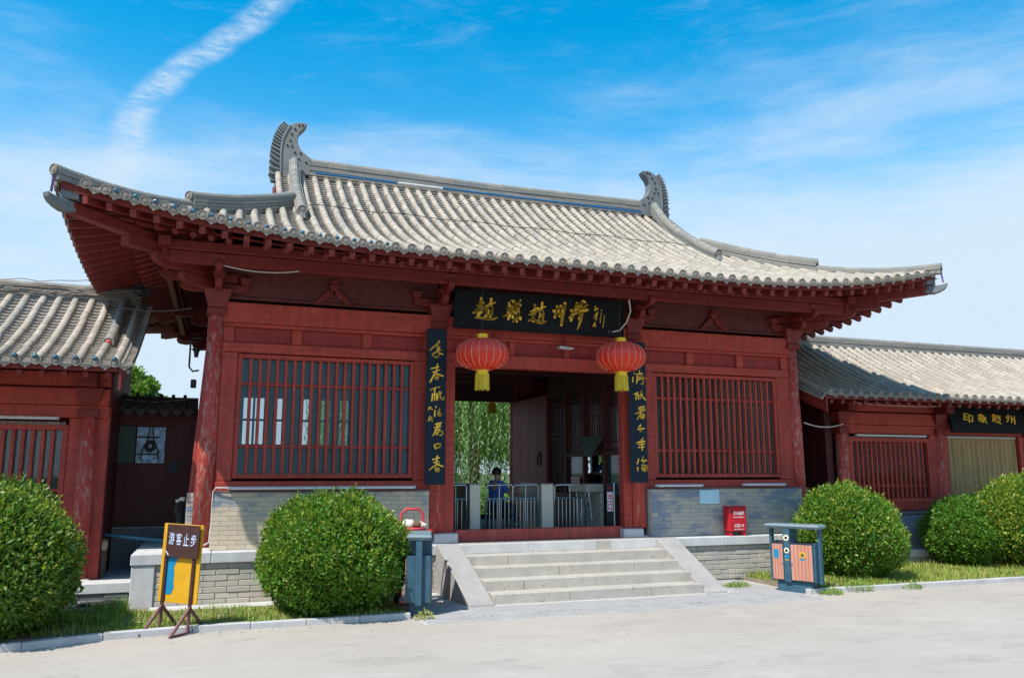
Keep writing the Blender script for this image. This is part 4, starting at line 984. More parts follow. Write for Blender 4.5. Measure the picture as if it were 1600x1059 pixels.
# centre bay: jambs, lintel, threshold
beam('door_jamb', 3.72, 3.90, 13.90, 14.10, PZ + .0, 4.0); beam('door_jamb', 7.22, 7.39, 13.90, 14.10, PZ + .0, 4.0)
beam('jamb_board', 3.45, 3.72, 13.86, 14.04, PZ + .17, 4.44); beam('jamb_board', 7.39, 7.66, 13.86, 14.04, PZ + .17, 4.44)
beam('door_lintel', 3.72, 7.39, 13.885, 14.09, 3.88, 4.12)
beam('lintel_panel', 3.72, 7.39, 14.0, 14.03, 4.12, 4.44, 'red_panel', 0)
beam('lintel_rail', 3.72, 7.39, 13.93, 14.05, 4.38, 4.437)
for x in (3.78, 5.0, 6.1, 7.32): beam('muntin', x - .06, x + .06, 13.95, 14.05, 4.122, 4.38)
beam('threshold', 3.93, 7.19, 13.90, 14.02, PZ + .004, 1.01, 'wall_red')
for x in (3.76, 7.36): BX('door_stone', 'stone', gh, x - .24, x + .18, 13.74, 13.98, PZ, PZ + .165, .015)
# rear wall with four openings in the west room
def rear_wall(x0, x1, openings):
    x = x0
    for (a, b, z0, z1) in openings + [(x1, x1, 0, 0)]:
        if a > x: BX('rear_wall', 'wall_red', gh, x, a, YB - .08, YB + .10, PZ, 4.43, 0)
        if b > a:
            BX('rear_wall', 'wall_red', gh, a, b, YB - .08, YB + .10, PZ, z0, 0); BX('rear_wall', 'wall_red', gh, a, b, YB - .08, YB + .10, z1, 4.43, 0)
            fr = BX('rear_window', 'teal_frame', gh, a, a + .05, YB - .06, YB + .06, z0, z1, 0)
            for q in ((b - .05, (a + b) / 2 - .02) if b - a > .5 else (b - .05,)): BX('mullion', 'teal_frame', fr, q, q + .05, YB - .06, YB + .06, z0, z1, 0)
            for q in (z0, (z0 + z1) / 2, z1 - .05): BX('transom', 'teal_frame', fr, a + .051, b - .051, YB - .05, YB + .05, q, q + .05, 0)
        x = b
rear_wall(-.30, 3.62, [(.44, 1.02, 2.62, 3.84), (1.17, 1.50, 2.62, 3.84), (1.80, 2.12, 2.62, 3.84), (2.28, 2.60, 2.62, 3.84), (2.74, 3.06, 2.62, 3.84)])
rear_wall(7.62, 11.4, [(8.1, 8.9, 1.9, 3.8), (9.0, 9.8, 1.9, 3.8), (9.9, 10.8, 1.9, 3.8)])
beam('rear_lintel', 3.60, 7.62, YB - .10, YB + .10, 3.87, 4.44, 'red_dark')
beam('rear_jamb', 3.60, 3.80, YB - .10, YB + .10, PZ, 3.87, 'red_dark'); beam('rear_jamb', 7.43, 7.62, YB - .10, YB + .10, PZ, 3.87, 'red_dark')
beam('rear_threshold', 3.80, 7.43, YB - .05, YB + .05, PZ, .92, 'red_dark')
# interior: ceiling, partitions, open door leaves
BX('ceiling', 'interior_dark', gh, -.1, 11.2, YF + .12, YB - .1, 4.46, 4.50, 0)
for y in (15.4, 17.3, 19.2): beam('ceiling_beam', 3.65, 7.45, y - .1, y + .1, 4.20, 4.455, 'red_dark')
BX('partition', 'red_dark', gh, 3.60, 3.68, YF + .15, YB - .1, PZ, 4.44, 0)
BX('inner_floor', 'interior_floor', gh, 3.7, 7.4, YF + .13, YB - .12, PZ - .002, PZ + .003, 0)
for s_, xl in ((1, 7.41), (-1, 3.74)):
    lf = BX('door_leaf', 'door_red', gh, xl - .03, xl + .03, 18.16, 20.58, PZ + .05, 3.86, .01)
    for yy in (18.75, 19.35, 19.95): BX('plank_joint', 'interior_dark', lf, xl - s_ * .0305, xl - s_ * .032, yy - .004, yy + .004, PZ + .1, 3.82, 0)
    mb = MB(); c = Vector((xl - s_ * .045, 18.62, 2.36)); mb.tube([c + Vector((0, .12 * math.sin(t), .14 * math.cos(t) - .05)) for t in np.linspace(0, 2 * math.pi, 20)], .014, 6); mb.build('ring_handle', 'iron', lf)
    MB().tube([c + Vector((s_ * .02, 0, .09)), c + Vector((-s_ * .02, 0, .09))], .06, 12).build('handle_plate', 'iron', lf)
# glazed lattice front of the ticket room
lat = BX('lattice_screen', 'red_dark', gh, 7.42, 7.50, 14.12, 18.15, PZ, 1.55, .01)
BX('lattice_head', 'red_dark', lat, 7.42, 7.50, 14.12, 18.15, 3.78, 4.44, 0)
ny = 4; ly0, ly1 = 14.14, 18.13; pw = (ly1 - ly0) / ny
for i in range(ny + 1):
    y = ly0 + i * pw; BX('lattice_post', 'red_dark', lat, 7.41, 7.505, y - .05, y + .05, 1.55, 3.78, 0)
for i in range(ny):
    ya = ly0 + i * pw + .05; yb = ly0 + (i + 1) * pw - .05; zt = 3.78; zb = 2.42 if i in (0, 1, 2) else 1.56
    for k in range(1, 8):
        y = ya + (yb - ya) * k / 8
        if k in (4,): continue
        BX('lattice_bar', 'red_dark', lat, 7.44, 7.475, y - .012, y + .012, zb, zt, 0)
    for z in (zb + .05, zb + .18, (zt + zb) / 2 + .1, (zt + zb) / 2 + .22, zt - .2, zt - .08): BX('lattice_bar', 'red_dark', lat, 7.443, 7.472, ya, yb, z - .011, z + .011, 0)
    if zb > 2: BX('lattice_rail', 'red_dark', lat, 7.42, 7.495, ya, yb, 2.34, 2.42, 0)
    if i != 1: BX('lattice_glass', 'glass_teal', lat, 7.483, 7.487, ya, yb, 1.56, 3.78, 0)
    else: BX('lattice_glass', 'glass_teal', lat, 7.483, 7.487, ya, yb, 2.42, 3.78, 0)
BX('ticket_sill', 'red_dark', lat, 7.32, 7.60, ly0 + pw, ly0 + 2 * pw, 1.555, 1.60, .005)
# office finishes
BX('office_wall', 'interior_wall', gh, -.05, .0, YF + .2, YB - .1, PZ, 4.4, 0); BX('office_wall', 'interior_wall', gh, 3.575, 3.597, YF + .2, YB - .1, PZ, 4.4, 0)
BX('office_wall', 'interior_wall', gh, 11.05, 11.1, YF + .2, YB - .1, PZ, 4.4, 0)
def wavy_curtain(name, mat, parent, x0, x1, y, z0, z1, amp=.025, wl=.13):
    mb = MB(); n = int((x1 - x0) / wl * 8); b = 0
    for i in range(n + 1):
        x = x0 + (x1 - x0) * i / n; yy = y + amp * math.sin(2 * math.pi * (x - x0) / wl) + amp * .5 * math.sin(2 * math.pi * (x - x0) / (wl * 2.7) + 1)
        mb.v.append((x, yy, z0)); mb.v.append((x, yy * .7 + y * .3, z1))
    for i in range(n): mb.f.append((2 * i, 2 * i + 2, 2 * i + 3, 2 * i + 1))
    return mb.build(name, mat, parent, smooth=True)
wavy_curtain('curtain', 'curtain_green', gh, 7.9, 8.95, YF + .20, 1.90, 3.9); wavy_curtain('curtain', 'curtain_green', gh, 9.08, 10.85, YF + .20, 1.90, 3.9)

# ------------------------------------------------------------------ wing buildings
WYE, WYR, WYB = 13.4, 16.3, 17.9; RK = (17.9 - 16.3) / 2.9; WZ0 = 3.62; WF = 14.6
def wprof(v): return WZ0 + .36 * v + .055 * v * v
def wing(loc, label, x0, x1, pitch, nobj, open_end, ridge_end_inset=0.0):
    t = thing('wing_building', loc, label, 'side building')
    mb = MB(); n = 8
    for s_ in (0, 1):
        b = len(mb.v)
        for j in range(n + 1):
            v = (WYR - WYE) * j / n; y = WYE + v if s_ == 0 else WYB - v * RK
            ins = .45 if s_ else 0; mb.v.append((x0 + (ins if open_end > 0 else 0), y, wprof(v) - .045)); mb.v.append((x1 - (ins if open_end < 0 else 0), y, wprof(v) - .045))
        for j in range(n): mb.f.append((b + 2 * j, b + 2 * j + 1, b + 2 * j + 3, b + 2 * j + 2))
    rf = mb.build('roof', 'pan_tile', t)
    mb = MB()
    for j in range(5):
        v = 1.6 * j / 4; mb.v.append((x0 + .02, WYE + .04 + v, wprof(v) - .15)); mb.v.append((x1 - .02, WYE + .04 + v, wprof(v) - .15))
    for j in range(4): mb.f.append((2 * j, 2 * j + 1, 2 * j + 3, 2 * j + 2))
    mb.build('soffit_board', 'red_dark', rf)
    nrow = int((x1 - x0 - .12) / pitch) + 1; xs = [x0 + .075 + i * pitch for i in range(nrow)] if open_end > 0 else [x1 - .075 - i * pitch for i in range(nrow)]
    rows = [(x, WYR - WYE - .05) for x in sorted(xs)]
    surf = lambda a, v: Vector((a, WYE + v, wprof(max(v, -.1))))
    tile_field(rf, rows, surf, Vector((0, 1, 0)), Vector((1, 0, 0)), pitch, .285, nobj, None)
    # rear slope, joined
    global ENDS, DRIPS
    ENDS = []; DRIPS = []
    rows = [r for r in rows if (r[0] > x0 + .5 if open_end > 0 else r[0] < x1 - .5)]
    tile_field(rf, rows, lambda a, v: Vector((a, WYB - v * RK, wprof(max(v, -.1)))), Vector((0, -1, 0)), Vector((1, 0, 0)), pitch, .5, 0, None, endparts=False)
    ridge_run(rf, [(x0 + .12, WYR, wprof(2.9) - .02), (x1 - .12, WYR, wprof(2.9) - .02)], .20, .22, .08, 'main_ridge', .42, False)
    MB().box(x0 + .03, x1 - .03, WYE + .01, WYE + .05, WZ0 - .13, WZ0 - .03).build('eave_board', 'red_eave_shaded', rf)
    me = MB().bar((0, WYE + .045, WZ0 - .185), (0, WYE + 1.3, wprof(1.25) - .19), .07, .08).mesh('flying_rafter'); me.materials.append(MATS['red_eave_shaded'])
    for i in range(min(60, int((x1 - x0) / .29))):
        piece('flying_rafter', me, Matrix.Translation(((x0 + .18 + i * .29) if open_end > 0 else (x1 - .18 - i * .29), 0, 0)), rf)
    # bargeboards at the open end
    xo = x0 if open_end > 0 else x1
    bp = MB()
    Ys = [(WYE + v, wprof(v)) for v in np.linspace(-.02, 2.9, 9)]; Yr = [(WYB - v * RK, wprof(v)) for v in np.linspace(-.02, 2.9, 9)]
    for L_ in (Ys,):
        for a, b in zip(L_[:-1], L_[1:]): bp.prism([(a[0], a[1] - .40), (b[0], b[1] - .40), (b[0], b[1] - .05), (a[0], a[1] - .05)], 'x', xo - .02, xo + .02)
    bp.build('bargeboard', 'red_eave_shaded', rf)
    # row of verge tiles lying along the bargeboard
    vm = MB()
    for k in range(3):
        for a, b in zip(Ys[:-1], Ys[1:]):
            xx = xo - open_end * (.01 + .05 * k); vm.tube([(xx, a[0], a[1] - .02 - .05 * k), (xx, b[0], b[1] - .02 - .05 * k)], .032, 8)
    vm.build('verge_tiles', 'ridge_tile', rf)
    return t, rf
lw, lroof = wing((-4, 16.3, .33), 'low red side building with tiled roof at the left edge of the photo', -8.2, -1.47, .262, 160, -1)
rw, rroof = wing((17, 16.3, .33), 'low red side building with plaque and curtain to the right of the gatehouse', 11.62, 26.0, .262, 300, 1)
# left wing drop ridge with its red end cap
P = [Vector((-1.78, WYE + v, wprof(v) + .0)) for v in np.linspace(.95, 2.85, 9)]
ridge_run(lroof, P, .12, .07, .085, 'drop_ridge', .3, True)
mb = MB(); c = P[0] + Vector((0, -.03, .05)); mb.tube([c, c + Vector((0, -.03, 0)), c + Vector((0, -.045, 0))], [.050, .044, .02], 12); mb.build('red_end_cap', 'red_cap', lroof)
def wing_common(t, x0, x1, gx, s_, cols):
    """s_ = +1: the gatehouse lies to the right"""
    for cx in cols:
        MB().tube([(cx, WF, .30), (cx, WF, 3.02)], [.14, .125], 18).build('column', 'red_column', t, smooth=True)
        MB().lathe((cx, WF, .31), [(.22, 0), (.21, .03), (.17, .05)], 16).build('column_base', 'stone', t)
        b = MB().frustum(cx, WF, 2.86, 3.0, .145, .145, .145, .145).build('bracket_set', 'red_eave_shaded', t, .008)
        MB().frustum(cx, WF, 3.08, 3.33, .12, .12, .21, .21).build('cap_block', 'red_eave_shaded', b, .008)
        MB().box(cx - .12, cx + .12, WF - .45, WF + .2, 3.34, 3.56).build('beam_end', 'red_eave_shaded', b, .015)
    BX('eave_purlin', 'red_eave_shaded', t, x0, x1, WF - .08, WF + .10, 3.60, 3.80, .01)
    BX('upper_beam', 'red_paint', t, x0, x1, WF - .06, WF + .06, 3.36, 3.59, .01)
    BX('tie_beam', 'red_paint', t, x0, x1, WF - .08, WF + .08, 3.06, 3.33, .012)
    BX('lower_beam', 'red_paint', t, x0, x1, WF - .055, WF + .06, 2.86, 3.055, .01)
    # end wall and rear wall
    pts = [(WF + .1, .3), (WYB - .7, .3), (WYB - .7, 3.9), (WYR, 4.9), (WF + .1, 3.9)]
    MB().prism(pts, 'x', gx - .09, gx + .09).build('end_wall', 'red_dark', t)
    BX('rear_wall', 'wall_red', t, min(x0, gx), max(x1, gx), WYB - .75, WYB - .6, .3, 3.9, 0)
    BX('ceiling', 'interior_dark', t, x0 + .1, x1 - .1, WF + .1, WYB - .8, 3.81, 3.84, 0)
wing_common(lw, -8.0, -1.72, -1.78, 1, (-2.0, -4.75, -7.5))
wing_common(rw, 12.95, 25.8, 12.75, -1, (13.0, 15.80, 18.6, 21.4, 24.2))
# platforms of the wings
def wing_platform(x0, x1, label):
    t = thing('low_platform', ((x0 + x1) / 2, 14.1, 0), label, 'platform')
    BX('platform_core', 'mortar', t, x0, x1, 14.13, 19, -.05, .18, 0)
    x = x0
    while x < x1 - .05:
        b = min(x + 1.2, x1); BX('edge_slab', 'stone', t, x + .003, b - .003, 14.08, 14.5, .185, .34, .01); x = b
    BX('floor_infill', 'stone', t, x0, x1, 14.503, 19, .185, .335, 0)
    return t
wp1 = wing_platform(-8.2, PX0 - .02, 'low stone ledge below the left side building, beside the corner post')
brick_wall(wp1, -3.4, PX0 - .03, 0.0, .18, 14.10, .09, .34, 'brick_dark', wob=.006)
wp2 = wing_platform(PX1 + .02, 26, 'low stone ledge below the right side building, behind the round bushes')
# crumbling brick steps in front of the left ledge
t = thing('brick_ledge', (-1.9, 13.5, 0), 'broken grey brick ledge in the weeds below the left side building', 'brick ledge')
BX('ledge_core', 'brick_dark', t, -3.4, PX0 - .05, 13.15, 14.06, -.05, .10, 0)
brick_wall(t, -3.3, PX0 - .06, -.02, .12, 13.10, .07, .30, 'brick_plinth', wob=.012)
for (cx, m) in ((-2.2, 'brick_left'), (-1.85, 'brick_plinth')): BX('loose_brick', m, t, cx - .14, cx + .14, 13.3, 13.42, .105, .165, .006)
t = thing('dirt_clod', (-1.55, 13.35, .1), 'dark lump of earth lying on the broken brick ledge', 'earth')
mb = MB()
for k in range(7): mb.lathe((-1.75 + .065 * k + rr.uniform(-.02, .02), 13.38 + rr.uniform(-.04, .04), .10), [(.07, 0), (.075, .03), (.05, .06 + .02 * (k > 4)), (.01, .075)], 7)
mb.build('soil_lump', 'bin_dark', t)

# left wing facade
bars_window(lw, -4.55, -2.36, 1.38, 2.66, WF, 15, (1.72,), frame_w=.08)
BX('window_glass', 'glass_dusty', lw, -4.5, -2.36, WF + .06, WF + .066, 1.38, 2.66, 0)
wavy_curtain('curtain', 'curtain_grey', lw, -4.5, -2.36, WF + .16, 1.3, 2.8)
BX('frame_post', 'red_paint', lw, -2.275, -2.1, WF - .05, WF + .06, 1.05, 2.855, .01); BX('frame_post', 'red_paint', lw, -4.7, -4.64, WF - .05, WF + .06, 1.05, 2.855, .01)
BX('wall_board', 'red_paint', lw, -7.4, -4.71, WF - .03, WF + .05, 1.05, 2.855, .01)
BX('sill_rail', 'red_paint', lw, -7.4, -2.1, WF - .07, WF + .06, 1.10, 1.295, .01)
dl = BX('dado_wall', 'mortar', lw, -7.6, -2.14, WF - .10, WF + .1, .335, 1.09, 0)
brick_wall(dl, -4.2, -2.15, .34, 1.085, WF - .11, .0735, .27, 'brick_blue')
BX('corner_board', 'red_paint', lw, -1.90, -1.70, WF + .02, WF + .09, .34, 3.05, .01)
# right wing facade
bars_window(rw, 13.28, 15.42, 1.42, 2.68, WF, 15, (1.70,), frame_w=.09)
BX('window_glass', 'glass_dusty', rw, 13.28, 15.42, WF + .06, WF + .066, 1.42, 2.68, 0)
wavy_curtain('curtain', 'curtain_grey', rw, 13.25, 15.45, WF + .16, 1.3, 2.8)
BX('frame_post', 'red_paint', rw, 13.11, 13.185, WF - .05, WF + .06, 1.2, 2.855, .01); BX('frame_post', 'red_paint', rw, 15.515, 15.69, WF - .05, WF + .06, 1.2, 2.855, .01)
BX('sill_rail', 'red_paint', rw, 13.1, 15.7, WF - .07, WF + .06, 1.15, 1.325, .01)
dr = BX('dado_wall', 'mortar', rw, 13.10, 15.7, WF - .12, WF + .1, .335, 1.07, 0)
brick_wall(dr, 13.10, 15.7, .34, 1.065, WF - .13, .0735, .27, 'brick_blue')
BX('dado_top', 'brick_dark', rw, 13.08, 15.72, WF - .16, WF + .05, 1.073, 1.14, .006)
for (a, b) in ((15.92, 18.48), (18.72, 21.3), (21.5, 24.1)):
    BX('opening_frame', 'red_paint', rw, a, a + .14, WF - .05, WF + .06, .34, 2.855, .01); BX('opening_frame', 'red_paint', rw, b - .14, b, WF - .05, WF + .06, .34, 2.855, .01)
    BX('curtain_rod', 'tube_grey', rw, a + .15, b - .15, WF + .02, WF + .06, 2.80, 2.84, 0)
    wavy_curtain('curtain', 'curtain_tan', rw, a + .16, b - .16, WF + .06, .5, 2.80, amp=.03, wl=.15)
    BX('opening_sill', 'red_paint', rw, a + .141, b - .141, WF - .05, WF + .04, .34, .55, .01)

# ------------------------------------------------------------------ connecting walls between wings and gatehouse
def link_wall(x0, x1, label, y=16.0, base_z=.3):
    t = thing('passage_wall', ((x0 + x1) / 2, y, base_z), label, 'wall')
    BX('wall_face', 'red_dark', t, x0, x1, y, y + .25, 1.05, 3.05, 0)
    w = BX('wall_foot', 'mortar', t, x0, x1, y - .03, y + .25, -.05, 1.048, 0)
    brick_wall(w, x0, x1, .34, 1.04, y - .045, .0735, .27, 'brick_dark')
    # tiled coping seen from below
    MB().prism([(y - .30, 3.10), (y + .12, 3.36), (y + .55, 3.10)], 'x', x0, x1).build('coping', 'coping_dark', t)
    BX('coping_board', 'red_dark', t, x0, x1, y - .22, y + .4, 3.04, 3.095, 0)
    n = int((x1 - x0) / .2)
    for i in range(n):
        x = x0 + .1 + i * .2
        mb = MB(); mb.tube([(x, y - .32, 3.12), (x, y + .1, 3.385)], .032, 8); mb.build('cover_tile', 'coping_dark', t)
        mb = MB(); mb.prism([(x + .02, 3.10), (x + .18, 3.10), (x + .16, 3.03), (x + .10, 2.97), (x + .04, 3.03)], 'y', y - .33, y - .31); mb.build('drip_tile', 'coping_dark', t)
    return t
pw1 = link_wall(-1.95, -.42, 'dark red wall with scalloped tile coping in the shaded gap left of the gatehouse')
pw2 = link_wall(11.55, 12.68, 'dark red wall in the narrow shaded gap right of the gatehouse')
# barred window and green shutter in the left passage
BX('shutter', 'green_board', pw1, -1.79, -1.42, 15.93, 15.985, 2.16, 2.82, .006)
wn = BX('window', 'pane_sky', pw1, -1.40, -.93, 15.95, 15.985, 2.16, 2.80, .004)
for z in (2.32, 2.62): BX('grille_bar', 'iron', wn, -1.38, -1.02, 15.90, 15.92, z - .012, z + .012, 0)
mb = MB(); c = Vector((-1.17, 15.90, 2.46)); mb.tube([c + Vector((.09 * math.cos(a), 0, .09 * math.sin(a))) for a in np.linspace(0, 2 * math.pi, 14)], .014, 6); mb.tube([c + Vector((.05 * math.cos(a), -.02, .06 * math.sin(a))) for a in np.linspace(0, 2 * math.pi, 14)], .02, 6)
for s_ in (-1, 1): mb.tube([(-1.17 + s_ * .02, 15.90, 2.82), (-1.17 + s_ * .05, 15.90, 2.56), (-1.17 + s_ * .12, 15.90, 2.42), (-1.17 + s_ * .15, 15.90, 2.20)], .009, 5)
mb.build('grille_scroll', 'iron', wn)
mb = MB(); mb.add([(-.86, 15.985, 1.96), (-.72, 15.985, 2.0), (-.66, 15.985, 2.14), (-.72, 15.985, 2.22), (-.84, 15.985, 2.16)], [(0, 1, 2, 3, 4)]); mb.build('plaster_patch', 'interior_wall', pw1)

# ------------------------------------------------------------------ plaques and couplet boards
pl = thing('name_plaque', (5.45, 13.62, 4.54), 'long black plaque with gold calligraphy hanging above the open gate', 'plaque')
Yp = 13.62
MB().box(3.80, 7.12, Yp, Yp + .05, 4.545, 5.205).build('board', 'board_black', pl, .008)
fb = MB()
for (a, b, c_, d_) in ((3.80, 7.12, 5.20, 5.222), (3.80, 7.12, 4.528, 4.55)): fb.box(a, b, Yp - .012, Yp + .05, c_, d_)
for (a, b) in ((3.782, 3.80), (7.12, 7.138)): fb.box(a, b, Yp - .012, Yp + .05, 4.528, 5.222)
fb.build('frame', 'board_black', pl, .003)
strokes_mesh('lettering', ST_MAIN, Yp, 'gold_paint', pl, 1.12)
mb = MB(); mb.tube([(6.83, Yp - .006, 4.625), (6.83, Yp - .02, 4.625)], .03, 12); mb.build('knob', 'cable_dark', pl)
cp1 = thing('couplet_board', (3.50, 13.66, 1.79), 'narrow black board with gold calligraphy left of the gate, unobstructed, with a small signature', 'couplet board', 'couplet boards beside the gate')
BX('board', 'board_navy', cp1, 3.315, 3.675, 13.665, 13.70, 1.79, 4.49, .012)
strokes_mesh('lettering', ST_L, 13.663, 'gold_paint', cp1, 1.08)
cp2 = thing('couplet_board', (7.43, 13.66, 1.81), 'narrow black board with gold calligraphy right of the gate, partly behind a lantern', 'couplet board', 'couplet boards beside the gate')
BX('board', 'board_navy', cp2, 7.245, 7.62, 13.665, 13.70, 1.81, 4.47, .012)
strokes_mesh('lettering', ST_R, 13.663, 'gold_paint', cp2, 1.08)
# plaque of the right wing
wpq = thing('name_plaque', (17.2, 14.35, 2.95), 'small black plaque with four slanting gold characters above the tan curtain', 'plaque')
Mq = Matrix.Translation((17.22, 14.36, 3.23)) @ Matrix.Rotation(math.radians(-10), 4, 'X')
me = MB().box(-1.22, 1.22, 0, .05, -.29, .29).mesh('board', bevel=.01); me.materials.append(MATS['board_black']); piece('board', me, Mq, wpq)
me = MB().box(-1.25, 1.25, -.012, .05, .29, .315).box(-1.25, 1.25, -.012, .05, -.315, -.29).box(-1.25, -1.22, -.012, .05, -.29, .29).box(1.22, 1.25, -.012, .05, -.29, .29).mesh('frame'); me.materials.append(MATS['board_black']); piece('frame', me, Mq, wpq)
for i, ch in enumerate('印象趙州'): lettering('character', ch, .31, .20, Mq @ Matrix.Translation((-.68 + .45 * i, -.004, .03)) @ Matrix(((1, 0, .42, 0), (0, 1, 0, 0), (0, 0, 1, 0), (0, 0, 0, 1))), wpq, 'gold_paint', bold=.018)

# ------------------------------------------------------------------ lanterns
def lantern(x, y, z, label, top):
    t = thing('red_lantern', (x, y, z), label, 'lantern', 'red lanterns hanging at the gate')
    n = 22; prof_ = []; R, H = .455, .285
    def prf(u): return R * (max(0.0, 1 - abs(u) ** 2.3)) ** .5
    v = []; f = []; NA = n * 4; NZ = 20
    mb = MB()
    for j in range(NZ + 1):
        u = -0.965 + 1.93 * j / NZ
        for k in range(NA):
            a = 2 * math.pi * k / NA; bulge = 1 - .014 * (1 - abs(math.sin(a * n / 2))) ** 2
            r = prf(u) * bulge; mb.v.append((x + r * math.cos(a), y + r * math.sin(a), z + H * u))
    for j in range(NZ):
        for k in range(NA): mb.f.append((j * NA + k, j * NA + (k + 1) % NA, (j + 1) * NA + (k + 1) % NA, (j + 1) * NA + k))
    off = WP[t.name]; body = mb.build('shade', 'lantern_silk', t, smooth=True)
    for k in range(n):
        a = 2 * math.pi * k / n
        pth = [(x + (prf(u) * .990 + .002) * math.cos(a), y + (prf(u) * .990 + .002) * math.sin(a), z + H * u) for u in np.linspace(-.97, .97, 14)]
        MB().tube(pth, .0024, 4, False).build('rib', 'cream', t)
    MB().lathe((x, y, z + H * .96), [(.105, 0), (.105, .02), (.098, .022), (.098, .05), (.105, .052), (.105, .075)], 20).build('top_cap', 'gold_bright', t)
    MB().lathe((x, y, z - H * .96 - .075), [(.115, 0), (.115, .02), (.105, .022), (.105, .05), (.112, .052), (.112, .08)], 20).build('bottom_cap', 'gold_bright', t)
    mb = MB(); rq = random.Random(int(x * 10))
    for k in range(70):
        a = 2 * math.pi * k / 70; r = .112 + rq.uniform(-.012, .006); zz = z - H * .96 - .075
        mb.tube([(x + r * math.cos(a), y + r * math.sin(a), zz + .01), (x + r * 1.03 * math.cos(a), y + r * 1.03 * math.sin(a), zz - .12), (x + (r * 1.05 + rq.uniform(-.012, .012)) * math.cos(a), y + r * 1.05 * math.sin(a), zz - .255 + rq.uniform(-.02, .015))], .006, 4)
    mb.build('tassel', 'tassel_yellow', t)
    MB().tube([(x, y, z + H * .96 + .07), (x - .01, y, z + .6), (x, y, top)], .004, 5).build('wire', 'cable_dark', t)
    return t
lantern(4.15, 13.10, 3.99, 'red silk lantern with gold tassel hanging before the left side of the name plaque', 5.2)
lantern(6.80, 13.10, 4.07, 'red silk lantern with gold tassel overlapping the right couplet board', 5.2)
lantern(7.06, 21.4, 4.22, 'lantern beyond the rear doorway, only its gold tassel showing below the lintel', 5.2)

# ------------------------------------------------------------------ fixtures, cables
def tube_light(x0, x1, y, z, label, m='tube_grey'):
    t = thing('tube_light', ((x0 + x1) / 2, y, z), label, 'lamp', 'tube light housings on the facades')
    mb = MB(); mb.box(x0, x1, y - .03, y + .03, z - .022, z + .02); mb.build('housing', m, t, .006)
    MB().tube([(x0 + .03, y - .035, z - .012), (x1 - .03, y - .035, z - .012)], .014, 8).build('tube', 'white_tube', t)
    for x in (x0, x1): BX('end_cap', 'tube_grey', t, x - .012, x + .002, y - .045, y + .03, z - .028, z + .024, .003)
tube_light(.17, 3.16, 13.70, 1.755, 'long grey tube light housing under the left barred window')
tube_light(7.80, 8.80, 13.70, 1.755, 'short grey tube light housing above the pale blue notice')
tube_light(9.74, 10.72, 13.70, 1.765, 'short grey tube light housing at the right end of the brick dado')
tube_light(-3.7, -2.42, 14.52, 2.845, 'weathered white tube light on the beam of the left side building', 'cloth_white')
tube_light(13.35, 15.35, 14.52, 2.82, 'weathered pale tube light above the right side building window', 'cloth_white')
for (x, lb) in ((4.62, 'small grey floodlight on the lintel right of the left lantern'), (6.02, 'small grey floodlight hanging at the middle of the lintel')):
    t = thing('floodlight', (x, 13.86, 4.30), lb, 'lamp')
    MB().prism([(x - .15, 4.33), (x + .15, 4.30), (x + .12, 4.27), (x - .15, 4.28)], 'y', 13.74, 13.86).build('housing', 'tube_grey', t, .006)
    MB().tube([(x, 13.88, 4.30), (x - .02, 13.86, 4.40), (x, 13.88, 4.52)], .008, 6).build('arm', 'cable_dark', t)
def cable(path, r, m, label, name='cable'):
    mb = MB().tube(path, r, 6); o = mb.build(name, m); tag(o, label, 'cable'); return o
cable([(.18, 13.68, 1.755), (-.02, 13.70, 1.76), (-.06, 13.74, 1.70), (-.065, 13.78, 1.2), (-.08, 13.80, .92), (-.15, 13.82, .88)], .012, 'cable_white', 'white conduit bent down the foot of the left corner column')
cable(catenary((-.1, 13.15, 5.20), (1.05, 13.15, 5.20), .06), .010, 'cable_white', 'white cable sagging under the eave near the left corner column')
cable([(7.10, 13.3, 5.20), (7.18, 13.4, 5.0), (7.14, 13.5, 4.8), (7.02, 13.55, 4.65), (6.88, 13.58, 4.62)], .016, 'cable_white', 'white cable curling down beside the right end of the long plaque')
cable(catenary((-.55, 13.85, 4.62), (-2.0, 15.0, 4.85), .10), .010, 'cable_dark', 'thin dark cable running from the corner column to the left side roof')
cable(catenary((11.45, 13.9, 3.02), (12.9, 14.4, 3.05), .08), .014, 'cable_white', 'white cable crossing the gap right of the gatehouse')
cable(catenary((13.1, 14.3, 3.52), (15.6, 14.3, 3.50), .03), .010, 'cable_white', 'pale cable along the beam of the right side building')
cable([(-1.95, 15.9, 3.30), (-1.2, 15.9, 3.24), (-.44, 15.9, 3.33)], .008, 'cable_tan', 'thin cable along the coping of the left passage wall')
# rope of wires on the left wing ridge
mb = MB()
for k in range(7):
    z = 5.30 + rr.uniform(-.14, .03); pts = [(-4.6 + i * .28, 16.15 + rr.uniform(-.03, .03), z + rr.uniform(-.025, .025) + (.02 * i if k == 0 else 0)) for i in range(12)]
    mb.tube(pts, .008, 5)
tag(mb.build('wire_tangle', 'cable_tan'), 'tangle of tan wires lying along the left side roof ridge', 'cable')
mb = MB()
for k in range(6):
    c = Vector((-1.55 + rr.uniform(-.12, .12), 16.1, 5.32 + rr.uniform(-.08, .1))); R_ = rr.uniform(.05, .12)
    mb.tube([c + Vector((R_ * math.cos(a), .02 * k, R_ * .7 * math.sin(a))) for a in np.linspace(0, 5.5, 14)], .008, 5)
tag(mb.build('wire_coil', 'bulb_blue'), 'coil of bluish wire where the left side roof meets the gatehouse eave', 'cable')
# cable across the main roof
pts = []
for i in range(40):
    x = 1.35 + i * (9.75 - 1.35) / 39; v = 3.35 + .05 * math.sin(i * .9) + (.02 if i % 2 else 0); pts.append((x, 12 + v, prof(v) + .095))
cable(pts, .008, 'cable_dark', 'thin dark cable laid across the tiles of the gatehouse roof')
